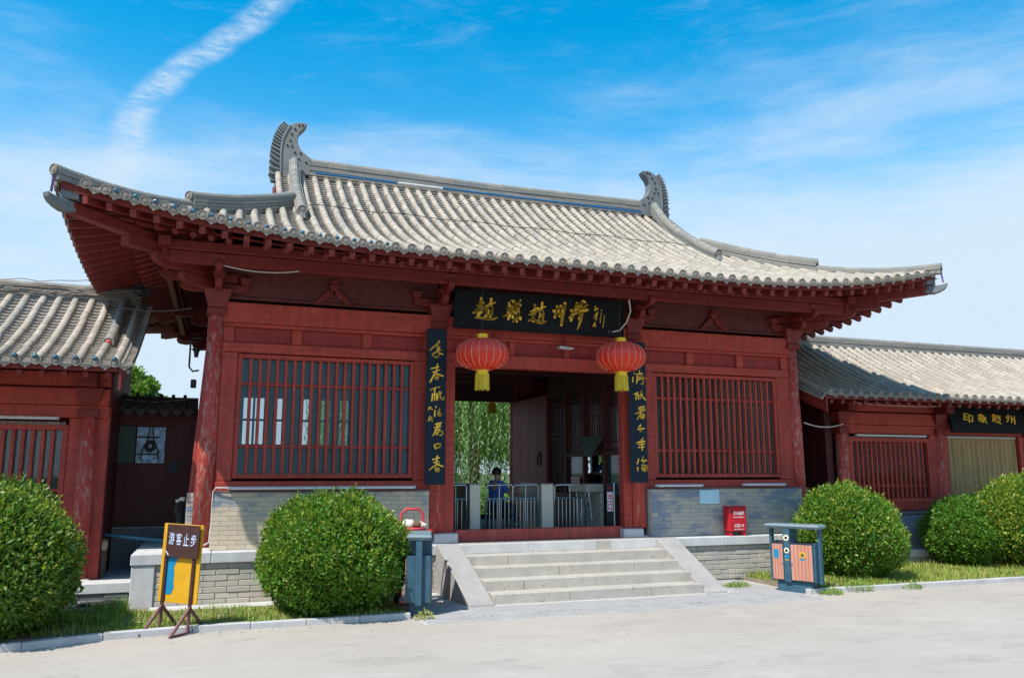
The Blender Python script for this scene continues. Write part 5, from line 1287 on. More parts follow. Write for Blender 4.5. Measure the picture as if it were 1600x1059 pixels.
# blue light tubes along the foot of the main ridge
t = thing('ridge_light_strip', (5.55, 17.15, 8.34), 'line of blue light tubes along the foot of the main ridge, one section white', 'light strip')
x = 1.62
for i, w in enumerate([1.05, .75, 1.05, 1.05, 1.05, 1.05, 1.05, .9]):
    MB().tube([(x + .01, 17.14, 8.375), (x + w - .01, 17.14, 8.37)], .026, 8).build('light_tube', 'white_tube' if i == 2 else 'blue_tube', t); x += w
# blue bulbs between the end tiles
t = thing('string_lights', (-.2, 11.95, 5.7), 'string of small blue bulbs at the left corner of the gatehouse eave', 'string lights', 'blue bulb strings on the eaves')
Lf = SIDES['F']; nF = int((Lf - .30) / PITCH_T); sF = (Lf - (nF - 1) * PITCH_T) / 2
def bulb(mb, c, r=.032): mb.lathe(c, [(r * .5, -r * .85), (r * .9, -r * .4), (r, 0), (r * .9, r * .4), (r * .5, r * .85)], 10)
path = []
for i in range(1, 17):
    a = sF + (i + .5) * PITCH_T; p = sp('F', a, -.05, .045); path.append(p); mb = MB(); bulb(mb, p); mb.build('bulb', 'bulb_blue', t, smooth=True)
MB().tube([p + Vector((0, .05, -.01)) for p in path], .005, 5).build('cord', 'cable_dark', t)
t = thing('string_lights', (-3, 13.35, 3.7), 'string of small blue bulbs between the tile ends of the left side roof', 'string lights', 'blue bulb strings on the eaves')
path = []
for i in range(11):
    p = Vector((-1.425 - .262 * (i + .5), 13.34, WZ0 + .055)); path.append(p); mb = MB(); bulb(mb, p, .036); mb.build('bulb', 'bulb_blue', t, smooth=True)
MB().tube([p + Vector((0, .05, -.01)) for p in path], .005, 5).build('cord', 'cable_dark', t)
# horn loudspeaker on the end wall
t = thing('wall_bracket', (-.47, 14.6, 4.0), 'dark metal bracket and small loudspeaker on the left end of the gatehouse', 'bracket')
MB().tube([(-.36, 14.6, 4.25), (-.50, 14.6, 4.25), (-.56, 14.6, 4.2), (-.56, 14.6, 3.75), (-.5, 14.6, 3.68), (-.40, 14.6, 3.70)], .016, 6).build('arm', 'iron', t)
MB().lathe((-.46, 14.6, 3.92), [(.03, 0), (.045, .1), (.09, .14)], 12).build('horn', 'iron', t)
BX('box', 'iron', t, -.52, -.43, 14.55, 14.65, 3.40, 3.54, .01)

# ------------------------------------------------------------------ notice, fire box
o = BX('notice_sheet', 'notice_blue', None, 8.76, 9.20, 13.735, 13.742, 1.40, 1.66, 0)
tag(o, 'blank pale blue notice sheet stuck on the brick dado right of the steps', 'notice')
t = thing('fire_extinguisher_box', (9.45, 13.60, PZ), 'bright red fire extinguisher box with white lettering on the platform', 'fire box')
BX('box_body', 'box_red', t, 9.25, 9.63, 13.50, 13.70, PZ + .09, 1.33, .008); BX('lid', 'box_red', t, 9.24, 9.64, 13.485, 13.705, 1.333, 1.36, .006)
for (xa, ya) in ((9.27, 13.52), (9.57, 13.52), (9.27, 13.65), (9.57, 13.65)): BX('foot', 'box_red', t, xa, xa + .05, ya, ya + .04, PZ + .001, PZ + .088, 0)
MB().tube([(9.30, 13.498, 1.26), (9.30, 13.492, 1.26)], .022, 10).build('finger_hole', 'bin_dark', t)
for (s_, w, h, z) in (('灭火器箱', .24, .065, 1.225), ('FIRE EXTINGUISHER BOX', .25, .022, 1.15), ('火警119', .22, .065, .995), ('FIRE ALARM:119', .23, .022, .925)):
    lettering('lettering', s_, w, h, Matrix.Translation((9.46, 13.4965, z)), t, 'text_white', bold=.02)

# ------------------------------------------------------------------ litter bins
def litter_bin(loc, rz, label, front_txt=True):
    t = thing('litter_bin', loc, label, 'litter bin', 'twin litter bins with wood slat doors', rz, local=True)
    CPX = -.09
    W, D = .84, .34
    pf_ = BX('pedestal', 'bin_teal', t, -.30, .30, -.13, .13, 0, .185, .008)
    BX('bin_body', 'bin_teal', t, -W / 2 + .06, W / 2 - .06, -D / 2 + .01, D / 2 - .01, .19, .80, .006)
    for sx in (-1, 1):
        for sy in (-1, 1): pass
        BX('side_post', 'bin_teal', t, sx * W / 2 - .03, sx * W / 2 + .02, -.045, .045, .16, 1.05, .006)
        BX('side_panel', 'bin_teal', t, sx * (W / 2 - .058), sx * (W / 2 - .03), -D / 2, D / 2, .19, .83, .004)
    BX('centre_post', 'bin_teal', t, CPX - .055, CPX + .055, -D / 2 - .012, D / 2 + .012, .17, 1.045, .005)
    me = MB().frustum(0, 0, 1.05, 1.095, W / 2 + .03, D / 2 - .02, W / 2 + .06, D / 2 + .01).frustum(0, 0, 1.095, 1.125, W / 2 + .06, D / 2 + .01, W / 2 + .03, D / 2 - .01)
    me.build('roof', 'bin_roof', t, .004)
    for fy in (-1, 1):
        y = fy * (D / 2 + .002)
        for k, (xa, xb, n) in enumerate(((-W / 2 + .065, CPX - .06, 4), (CPX + .06, W / 2 - .065, 6))):
            dr_ = BX('door', 'bin_teal', t, xa, xb, y - .006, y + .006, .195, .80, 0)
            w = (xb - xa - .02) / n
            for i in range(n): BX('slat', 'bin_wood', dr_, xa + .01 + i * w + .002, xa + .01 + (i + 1) * w - .002, y + fy * .006, y + fy * .018, .21, .79, .003)
            BX('top_rim', 'bin_dark', dr_, xa - .005, xb + .005, y - .012, y + .012, .805, .825, .003)
            hx = xb - .03 if k == 0 else xa + .03
            MB().tube([(hx, y + fy * .018, .47), (hx, y + fy * .03, .47)], .013, 8).build('lock', 'steel', dr_)
            cx_ = (xa + xb) / 2 - (.02 if k == 0 else -.02)
            if fy < 0:
                if k == 0:
                    MB().box(cx_ - .045, cx_ + .045, y - .0205, y - .0185, .57, .70).build('recycle_mark', 'sign_blue', dr_)
                    MB().box(cx_ - .03, cx_ + .03, y - .0215, y - .0207, .545, .560).build('mark_caption', 'sign_blue', dr_)
                else:
                    mb = MB(); mb.tube([(cx_, y - .019, .63), (cx_, y - .021, .63)], .055, 14); mb.build('round_mark', 'sign_yellow', dr_)
                    mb = MB(); mb.tube([(cx_, y - .0212, .625), (cx_, y - .022, .625)], .028, 10); mb.build('mark_inner', 'green_board', dr_)
                    MB().box(cx_ - .05, cx_ + .05, y - .0205, y - .019, .545, .572).build('mark_caption', 'sign_blue', dr_)
        # ash tray holes in the centre post
        if fy < 0:
            yy = -D / 2 - .013
            MB().tube([(CPX, yy, .90), (CPX, yy - .006, .90)], [.05, .048], 16).build('ring', 'cream', t); MB().tube([(CPX, yy - .0062, .90), (CPX, yy - .008, .90)], .026, 12).build('hole', 'bin_dark', t)
            MB().tube([(CPX, yy, .69), (CPX, yy - .006, .69)], [.046, .044], 16).build('ring', 'cream', t); MB().tube([(CPX, yy - .0062, .69), (CPX, yy - .008, .69)], .026, 12).build('hole', 'bin_dark', t)
            MB().box(CPX - .04, CPX + .04, yy - .003, yy - .001, .565, .61).build('mark_caption', 'sign_blue', t); MB().box(CPX - .035, CPX + .035, yy - .003, yy - .001, .53, .545).build('mark_caption', 'sign_yellow', t)
    return t
litter_bin((9.38, 11.78, 0), -math.radians(61), 'teal litter bin with pink wood slat doors beside the right round bush')
litter_bin((2.84, 11.95, 0), math.radians(76), 'teal litter bin seen end-on between the round bush and the steps')

# red hand truck behind the left bin, with a white bag hung on it
t = thing('hand_truck', (2.95, 12.75, 0), 'red tubular hand truck standing behind the left litter bin', 'hand truck')
mb = MB()
path = [(2.74, 12.75, .1), (2.72, 12.75, 1.20), (2.73, 12.75, 1.36), (2.80, 12.75, 1.43), (3.00, 12.75, 1.43), (3.07, 12.75, 1.36), (3.08, 12.75, 1.2), (3.10, 12.75, .1)]
mb.tube(path, .022, 10).build('handle_frame', 'rust_red', t, smooth=True)
for z in (.35, .7, 1.0): MB().tube([(2.73, 12.75, z), (3.09, 12.75, z)], .014, 8).build('cross_tube', 'rust_red', t)
BX('toe_plate', 'rust_red', t, 2.72, 3.12, 12.55, 12.75, .03, .045, 0)
for x in (2.69, 3.14): MB().tube([(x - .025, 12.80, .10), (x + .025, 12.80, .10)], .10, 16).build('wheel', 'bin_dark', t)
MB().prism([(2.86, .62), (3.14, .62), (3.20, 1.12), (2.80, 1.12)], 'y', 12.60, 12.73).build('side_shield', 'box_red', t, .01)
t = thing('cloth_bundle', (2.92, 12.68, 1.12), 'crumpled white and brown cloth bundle on top of the red hand truck', 'cloth')
def blob(name, mat, parent, c, r, seed, n=14):
    q = random.Random(seed); mb = MB(); mb.lathe((0, 0, 0), [(.15, -1), (.7, -.75), (.95, -.3), (1, .1), (.8, .6), (.35, .95)], n)
    mb.v = [(c[0] + v[0] * r[0] * q.uniform(.85, 1.12), c[1] + v[1] * r[1] * q.uniform(.85, 1.12), c[2] + v[2] * r[2] * q.uniform(.85, 1.15)) for v in mb.v]
    return mb.build(name, mat, parent, smooth=True)
blob('cloth', 'cloth_white', t, (2.83, 12.66, 1.20), (.11, .1, .08), 1); blob('cloth', 'cloth_white', t, (3.00, 12.66, 1.18), (.13, .1, .06), 2); blob('cloth', 'cloth_brown', t, (2.94, 12.60, 1.20), (.09, .06, .05), 3)
blob('cloth', 'rust_red', t, (2.92, 12.60, 1.135), (.16, .09, .03), 4)

# ------------------------------------------------------------------ yellow sign on a maroon frame
sg = thing('stop_sign_board', (-.43, 11.52, 0), 'yellow and brown visitors-stop board on a maroon trestle frame', 'sign', rz=math.radians(-36), local=True); sg.rotation_euler = (0, math.radians(2.2), math.radians(-36))
BX('back_panel', 'sign_yellow', sg, -.29, .30, .012, .03, .36, 1.34, .002)
BX('header_panel', 'sign_brown', sg, -.205, .283, -.035, -.016, .925, 1.335, .003)
me = MB()
me.add([(-.19, -.002 + .01, .925), (-.02, .008, .925), (-.05, .008, .88), (-.085, .008, .80), (-.07, .008, .70), (-.075, .008, .60), (-.06, .008, .55), (-.09, .008, .47), (-.14, .008, .455), (-.215, .008, .47)], [tuple(range(10))])
me.build('torn_blue_film', 'sign_blue', sg)
for x in (-.205, .215):
    post = BX('post', 'sign_brown', sg, x - .022, x + .022, -.015, .010, .30, .93, .003)
    for (dy, nm) in ((-.33, 'leg'), (.33, 'leg')): MB().bar((x, 0, .32), (x, dy, .015), .03, .03, up=(1, 0, 0)).build('leg', 'leg_maroon', sg)
    MB().bar((x, -.003, .34), (x, -.003, .02), .03, .03, up=(0, 1, 0)).build('leg', 'leg_maroon', sg)
MB().bar((-.205, -.38, .018), (-.205, .35, .018), .035, .03).build('foot_bar', 'leg_maroon', sg)
MB().bar((.215, -.30, .018), (.215, .30, .018), .035, .03).build('foot_bar', 'leg_maroon', sg)
for i, ch in enumerate('游客止步'): lettering('character', ch, .080, .15, Matrix.Translation((-.125 + .110 * i, -.0365, 1.16 - .003 * i)), sg, 'text_lilac')
MB().bar((-.20, -.037, 1.00), (-.15, -.037, .95), .012, .002, up=(0, -1, 0)).build('scratch', 'text_lilac', sg)

# ------------------------------------------------------------------ things in the passage
o = MB().tube([(-2.0, 15.2, 1.02), (-.45, 14.6, .86)], .028, 10).build('blue_pipe', 'pipe_blue'); tag(o, 'blue grey pipe leaning across the mouth of the left passage', 'pipe')
t = thing('log_post', (-1.72, 14.9, .33), 'short upright log with a pale cut top in the left passage', 'log')
MB().tube([(-1.72, 14.9, .33), (-1.71, 14.9, .62), (-1.72, 14.88, .82)], [.10, .09, .10], 12).build('trunk', 'bark', t); MB().tube([(-1.72, 14.86, .80), (-1.70, 14.83, .92)], [.11, .09], 9).build('cut_end', 'wood_cut', t)
t = thing('old_coat', (-.58, 14.9, .9), 'dark rag with a pale top hanging beside the gatehouse end wall', 'cloth')
blob('rag', 'bin_dark', t, (-.56, 14.6, 1.30), (.06, .05, .26), 6, 7); blob('rag', 'bin_dark', t, (-.60, 14.58, 1.42), (.05, .05, .14), 9, 6); blob('rag', 'cloth_white', t, (-.53, 14.56, 1.57), (.055, .04, .035), 7, 6); blob('rag', 'cloth_white', t, (-.60, 14.57, 1.54), (.035, .03, .03), 8, 6)

# ------------------------------------------------------------------ turnstiles and railings inside the gate
ZF = PZ
def rail_panel(x0, x1, y, label, n=6):
    t = thing('railing', ((x0 + x1) / 2, y, ZF), label, 'railing', 'steel railings between the turnstiles')
    MB().tube([(x0, y, ZF), (x0, y, ZF + .91), (x0 + .04, y, ZF + .955), (x1 - .04, y, ZF + .965), (x1, y, ZF + .93), (x1, y, ZF)], .022, 8).build('frame_tube', 'steel', t, smooth=True)
    for z in (.70, .10): MB().tube([(x0, y, ZF + z), (x1, y, ZF + z)], .014, 8).build('rail', 'steel', t)
    for i in range(n):
        x = x0 + (x1 - x0) * (i + 1) / (n + 1); MB().tube([(x, y, ZF + .10), (x, y, ZF + .70)], .010, 6).build('baluster', 'steel', t)
    xm = (x0 + x1) / 2; MB().tube([(xm, y, ZF + .02), (xm, y, ZF + .955)], .014, 8).build('middle_post', 'steel', t)
rail_panel(4.02, 4.45, 15.0, 'steel railing panel at the far left of the gate, before the dark wall', 4)
rail_panel(4.84, 5.38, 15.0, 'steel railing panel in front of the seated person in blue', 6)
rail_panel(5.41, 5.93, 15.05, 'steel railing panel in front of the open door leaf', 6)
rail_panel(6.26, 6.92, 15.0, 'steel railing panel left of the turnstile with the red sign', 7)
def cabinet(x0, x1, y0, y1, label, arms):
    t = thing('turnstile', ((x0 + x1) / 2, y0, ZF), label, 'turnstile', 'steel turnstile cabinets')
    MB().prism([(x0 + .01, ZF), (x1, ZF), (x1 - .0, ZF + .97), (x0 - .0, ZF + .97)], 'y', y0, y1).build('cabinet', 'steel_brushed', t, .01)
    BX('top_plate', 'steel', t, x0 - .01, x1 + .01, y0 - .01, y1, ZF + .972, ZF + .985, .004)
    if arms:
        c = Vector((x0 - .03, y0 + .35, ZF + .78)); MB().tube([c + Vector((.03, 0, 0)), c + Vector((-.06, 0, 0))], .06, 12).build('hub', 'steel', t)
        for a in (0, 2.1, 4.2):
            d = Vector((-.55, .55 * math.cos(a) * .8, -.2 + .35 * math.sin(a) - .15)).normalized(); MB().tube([c, c + d * .5], .014, 8).build('arm', 'steel', t)
cabinet(4.50, 4.72, 14.95, 16.2, 'pale steel turnstile cabinet at the left of the gate', False)
cabinet(5.96, 6.22, 14.95, 16.2, 'pale steel turnstile cabinet in the middle of the gate', False)
t = thing('turnstile', (7.15, 15, ZF), 'open framed turnstile with tripod arms beside the red exit sign', 'turnstile', 'steel turnstile cabinets')
BX('cabinet_top', 'steel_brushed', t, 6.95, 7.33, 14.98, 15.9, ZF + .80, ZF + .97, .01); BX('side_leg', 'steel_brushed', t, 7.26, 7.33, 14.98, 15.9, ZF, ZF + .797, .01); BX('inner_panel', 'steel', t, 6.97, 7.255, 15.5, 15.55, ZF, ZF + .797, 0)
c = Vector((7.10, 15.2, ZF + .72)); MB().tube([c + Vector((0, 0, .08)), c], .04, 10).build('hub', 'steel', t)
for d in ((-.22, -.02, -.42), (.05, -.03, -.5), (.1, .25, -.2)): MB().tube([c, c + Vector(d)], .013, 8).build('arm', 'steel', t)
t = thing('exit_sign', (7.10, 14.25, ZF), 'black upright panel with red exit characters on a white post at the right jamb', 'sign')
BX('panel', 'bin_dark', t, 7.03, 7.185, 14.28, 14.30, ZF + .02, ZF + .99, 0); MB().tube([(7.20, 14.28, ZF), (7.20, 14.28, ZF + 1.0)], .012, 8).build('post', 'white_tube', t)
MB().box(7.045, 7.17, 14.273, 14.279, ZF + .45, ZF + .90).build('red_field', 'bin_dark', t)
for ch, z in (('出', .74), ('口', .55)):
    MB().box(7.05, 7.165, 14.268, 14.272, ZF + z - .085, ZF + z + .085).build('character_field', 'text_white', t); lettering('character', ch, .085, .125, Matrix.Translation((7.108, 14.265, ZF + z)), t, 'box_red', bold=.03)
mb = MB(); mb.bar((7.055, 14.27, ZF + .90), (7.16, 14.27, ZF + .90), .012, .003, up=(0, -1, 0)); mb.bar((7.055, 14.27, ZF + .90), (7.085, 14.27, ZF + .92), .012, .003, up=(0, -1, 0)); mb.bar((7.055, 14.27, ZF + .90), (7.085, 14.27, ZF + .88), .012, .003, up=(0, -1, 0)); mb.build('arrow', 'box_red', t)
def sticker(y, z, w, h, label):
    t = MB().box(7.405, 7.409, y, y + w, z, z + h).build('window_sticker', 'box_red'); tag(t, label, 'sticker')
    mb = MB()
    for k in range(4): mb.box(7.4025, 7.4045, y + w * .15, y + w * .85, z + h * (.14 + .22 * k), z + h * (.22 + .22 * k))
    mb.build('print', 'text_white', t)
sticker(16.3, 1.62, .5, .28, 'red sticker with white lines low on the ticket window'); sticker(14.35, 1.95, .16, .30, 'red sticker with white lines on the glass beside the right jamb')
# hanging cloth flap above the ticket opening
mb = MB()
for i in range(9):
    for j in range(5):
        u = i / 8; w_ = j / 4; mb.v.append((7.38 - .10 * math.sin(math.pi * u) * (w_) - .02 * w_, 15.10 + 1.1 * u, 2.72 - w_ * .42 * math.sin(math.pi * (u * .9 + .05)) + .05 * u))
for i in range(8):
    for j in range(4): mb.f.append((i * 5 + j, (i + 1) * 5 + j, (i + 1) * 5 + j + 1, i * 5 + j + 1))
tag(mb.build('cloth_flap', 'green_board', None, smooth=True), 'dark olive cloth flap hanging over the ticket window', 'cloth')

# ------------------------------------------------------------------ people
def skin_mesh(name, joints, edges, sub=2):
    """joints: name -> (pos, radius); grows one continuous skin"""
    me = bpy.data.meshes.new(name + '_cage'); keys = list(joints)
    me.from_pydata([joints[k][0] for k in keys], [(keys.index(a), keys.index(b)) for a, b in edges], []); me.update()
    o = bpy.data.objects.new(name + '_cage', me); COL.objects.link(o)
    sk = o.modifiers.new('skin', 'SKIN'); ss = o.modifiers.new('sub', 'SUBSURF'); ss.levels = sub; ss.render_levels = sub
    lay = me.skin_vertices[0] if len(me.skin_vertices) else None
    for i, k in enumerate(keys):
        r = joints[k][1]; r = (r, r) if not isinstance(r, tuple) else r
        me.skin_vertices[0].data[i].radius = r; me.skin_vertices[0].data[i].use_root = (i == 0)
    dg = bpy.context.evaluated_depsgraph_get(); out = bpy.data.meshes.new_from_object(o.evaluated_get(dg)); out.name = name
    bpy.data.objects.remove(o); out.polygons.foreach_set('use_smooth', [True] * len(out.polygons)); return out
def hand_joints(J, E_, base, wrist, dirv, side, curl=.5):
    d = Vector(dirv).normalized(); lat = d.cross(Vector((0, 0, 1))); lat = lat.normalized() if lat.length > .1 else Vector((1, 0, 0)); dn = Vector((0, 0, -1))
    palm = Vector(wrist) + d * .07; J[base + 'palm'] = (tuple(palm), (.034, .018)); E_.append((base + 'wrist', base + 'palm'))
    for i, (off, L) in enumerate(((-.027, .060), (-.009, .072), (.009, .068), (.027, .052))):
        a = palm + lat * off + d * .03; b = a + (d * math.cos(curl * .5) + dn * math.sin(curl * .5)) * L * .5; c = b + (d * math.cos(curl) + dn * math.sin(curl)) * L * .5
        for q, p, r in ((0, a, .0095), (1, b, .0085), (2, c, .007)): J['%sf%d%d' % (base, i, q)] = (tuple(p), r)
        E_ += [(base + 'palm', '%sf%d0' % (base, i)), ('%sf%d0' % (base, i), '%sf%d1' % (base, i)), ('%sf%d1' % (base, i), '%sf%d2' % (base, i))]
    a = Vector(wrist) + d * .03 + lat * side * .03; b = a + (d * .6 + lat * side).normalized() * .03; c = b + d * .028
    for q, p, r in ((0, a, .012), (1, b, .010), (2, c, .008)): J['%st%d' % (base, q)] = (tuple(p), r)
    E_ += [(base + 'wrist', base + 't0'), (base + 't0', base + 't1'), (base + 't1', base + 't2')]
def seated_person(loc, rz, label, reach):
    """local frame: facing -y; pelvis on a stool top at z = .45"""
    t = thing('person', loc, label, 'person', rz=rz, local=True)
    J = {'pelvis': ((0, 0, .52), (.135, .11)), 'waist': ((0, .01, .68), (.12, .09)), 'chest': ((0, .01, .88), (.15, .10)), 'neck0': ((0, .0, 1.03), (.06, .055)), 'neck': ((0, -.01, 1.08), .047), 'skull': ((0, -.02, 1.18), (.075, .088)), 'crown': ((0, -.01, 1.245), (.06, .07))}
    E_ = [('pelvis', 'waist'), ('waist', 'chest'), ('chest', 'neck0'), ('neck0', 'neck'), ('neck', 'skull'), ('skull', 'crown')]
    S = {'waist': ((0, .01, .62), (.142, .115)), 'chest': ((0, .01, .86), (.17, .118)), 'neck0': ((0, .0, .99), (.10, .085)), 'hem': ((0, .0, .50), (.15, .13))}; SE = [('hem', 'waist'), ('waist', 'chest'), ('chest', 'neck0')]
    T = {'pelvis': ((0, 0, .50), (.15, .125))}; TE = []
    for s_, n_ in ((-1, 'l'), (1, 'r')):
        sh = Vector((s_ * .17, .01, .97)); el, wr = reach[n_]; el = Vector(el); wr = Vector(wr)
        J[n_ + 'sh'] = (tuple(sh), .052); J[n_ + 'el'] = (tuple(el), .038); J[n_ + 'wrist'] = (tuple(wr), .027); E_ += [('chest', n_ + 'sh'), (n_ + 'sh', n_ + 'el'), (n_ + 'el', n_ + 'wrist')]
        hand_joints(J, E_, n_, wr, wr - el, -s_)
        S[n_ + 'sh'] = (tuple(sh), .066); m = sh.lerp(el, .75); S[n_ + 'm'] = (tuple(m), .060); SE += [('chest', n_ + 'sh'), (n_ + 'sh', n_ + 'm')]
        hp = (s_ * .10, -.02, .50); kn = (s_ * .13, -.44, .50); an = (s_ * .13, -.42, .09); to = (s_ * .14, -.58, .04)
        J[n_ + 'hp'] = (hp, .085); J[n_ + 'kn'] = (kn, .058); J[n_ + 'an'] = (an, .038); J[n_ + 'to'] = (to, (.04, .03)); E_ += [('pelvis', n_ + 'hp'), (n_ + 'hp', n_ + 'kn'), (n_ + 'kn', n_ + 'an'), (n_ + 'an', n_ + 'to')]
        T[n_ + 'hp'] = (hp, .098); T[n_ + 'kn'] = (kn, .072); T[n_ + 'an'] = ((an[0], an[1], .13), .055); TE += [('pelvis', n_ + 'hp'), (n_ + 'hp', n_ + 'kn'), (n_ + 'kn', n_ + 'an')]
    body = link('body', skin_mesh('body', J, E_), t, 'skin'); link('shirt', skin_mesh('shirt', S, SE), t, 'shirt_blue'); link('trousers', skin_mesh('trousers', T, TE), t, 'trousers_dark')
    # face details
    for s_ in (-1, 1):
        MB().lathe((s_ * .03, -.098, 1.185), [(.004, -.008), (.010, 0), (.004, .008)], 8).build('eye', 'hair', t)
        MB().lathe((s_ * .083, 0, 1.165), [(.006, -.03), (.014, 0), (.007, .028)], 8).build('ear', 'skin', t)
    MB().prism([(-.098, 1.185), (-.122, 1.15), (-.098, 1.143)], 'x', -.011, .011).build('nose', 'skin', t, .003)
    BX('mouth', 'rust_red', t, -.022, .022, -.104, -.09, 1.114, 1.122, 0)
    mb = MB(); NA, NZ = 22, 10; q = random.Random(5)
    for j in range(NZ + 1):
        th = (math.pi * .62) * j / NZ
        for k in range(NA):
            a = 2 * math.pi * k / NA; fr = -math.sin(a); lim = th if fr < .35 else th * .62
            r = 1.0 + q.uniform(-.02, .03); mb.v.append((.098 * r * math.sin(lim) * math.cos(a), .012 + .112 * r * math.sin(lim) * math.sin(a), 1.195 + .112 * r * math.cos(lim)))
    for j in range(NZ):
        for k in range(NA): mb.f.append((j * NA + k, j * NA + (k + 1) % NA, (j + 1) * NA + (k + 1) % NA, (j + 1) * NA + k))
    mb.build('hair', 'hair', t, smooth=True)
    return t
def stool(loc, label):
    t = thing('stool', loc, label, 'stool', rz=0, local=True)
    BX('seat', 'chair_dark', t, -.18, .18, -.18, .18, .36, .40, .01)
    for a in (-1, 1):
        for b in (-1, 1): MB().tube([(a * .14, b * .14, .36), (a * .17, b * .17, 0)], .016, 8).build('leg', 'chair_dark', t)
# facing right-and-away, forearm out to the right
seated_person((5.52, 16.35, ZF), math.radians(118), 'person in a blue shirt with short black hair seated behind the railings, seen from behind', {'l': ((-.24, -.16, .72), (-.12, -.42, .74)), 'r': ((.27, -.10, .72), (.16, -.40, .78))})
stool((5.52, 16.35, ZF), 'dark stool under the seated person behind the railings')
seated_person((8.30, 16.75, ZF + .42), math.radians(-70), 'person in a blue shirt seated inside the ticket window, forearms on the sill', {'l': ((-.22, -.20, .70), (-.06, -.46, .74)), 'r': ((.24, -.18, .70), (.10, -.46, .76))})
stool((8.30, 16.75, ZF + .42), 'dark stool under the person inside the ticket window')
o = BX('office_step', 'interior_dark', None, 7.6, 9.0, 16.0, 17.6, ZF + .0, ZF + .42, 0); tag(o, 'raised office floor block behind the ticket window', 'floor block')

# ------------------------------------------------------------------ leaves
def leaves_mesh(name, P, Nrm, size, mat, parent, aspect=.55, jitter=.9, fold=.25, kind='stuff', down=0.0):
    """P (n,3) centres; each leaf a folded pair of quads pointing roughly outward"""
    n = len(P); size = np.asarray(size) * np.ones(n)
    d = Nrm + jitter * RNG.normal(size=(n, 3)); d[:, 2] -= down; d /= np.linalg.norm(d, axis=1, keepdims=True) + 1e-9      # leaf axis
    r = RNG.normal(size=(n, 3)); r -= d * (r * d).sum(1, keepdims=True); r /= np.linalg.norm(r, axis=1, keepdims=True) + 1e-9
    u = np.cross(d, r)
    L = size[:, None]; w = L * aspect * .5
    base = P; tip = P + d * L; m = P + d * L * .45
    a = m + r * w + u * w * fold * 2; b = m - r * w + u * w * fold * 2
    V = np.stack([base, a, tip, b], 1).reshape(-1, 3) - np.array(WP[parent.name])
    i = np.arange(n) * 4; F = np.stack([i, i + 1, i + 2, i, i + 2, i + 3], 1).reshape(-1, 3)
    return link(name, np_mesh(name, V, F), parent, mat, kind)
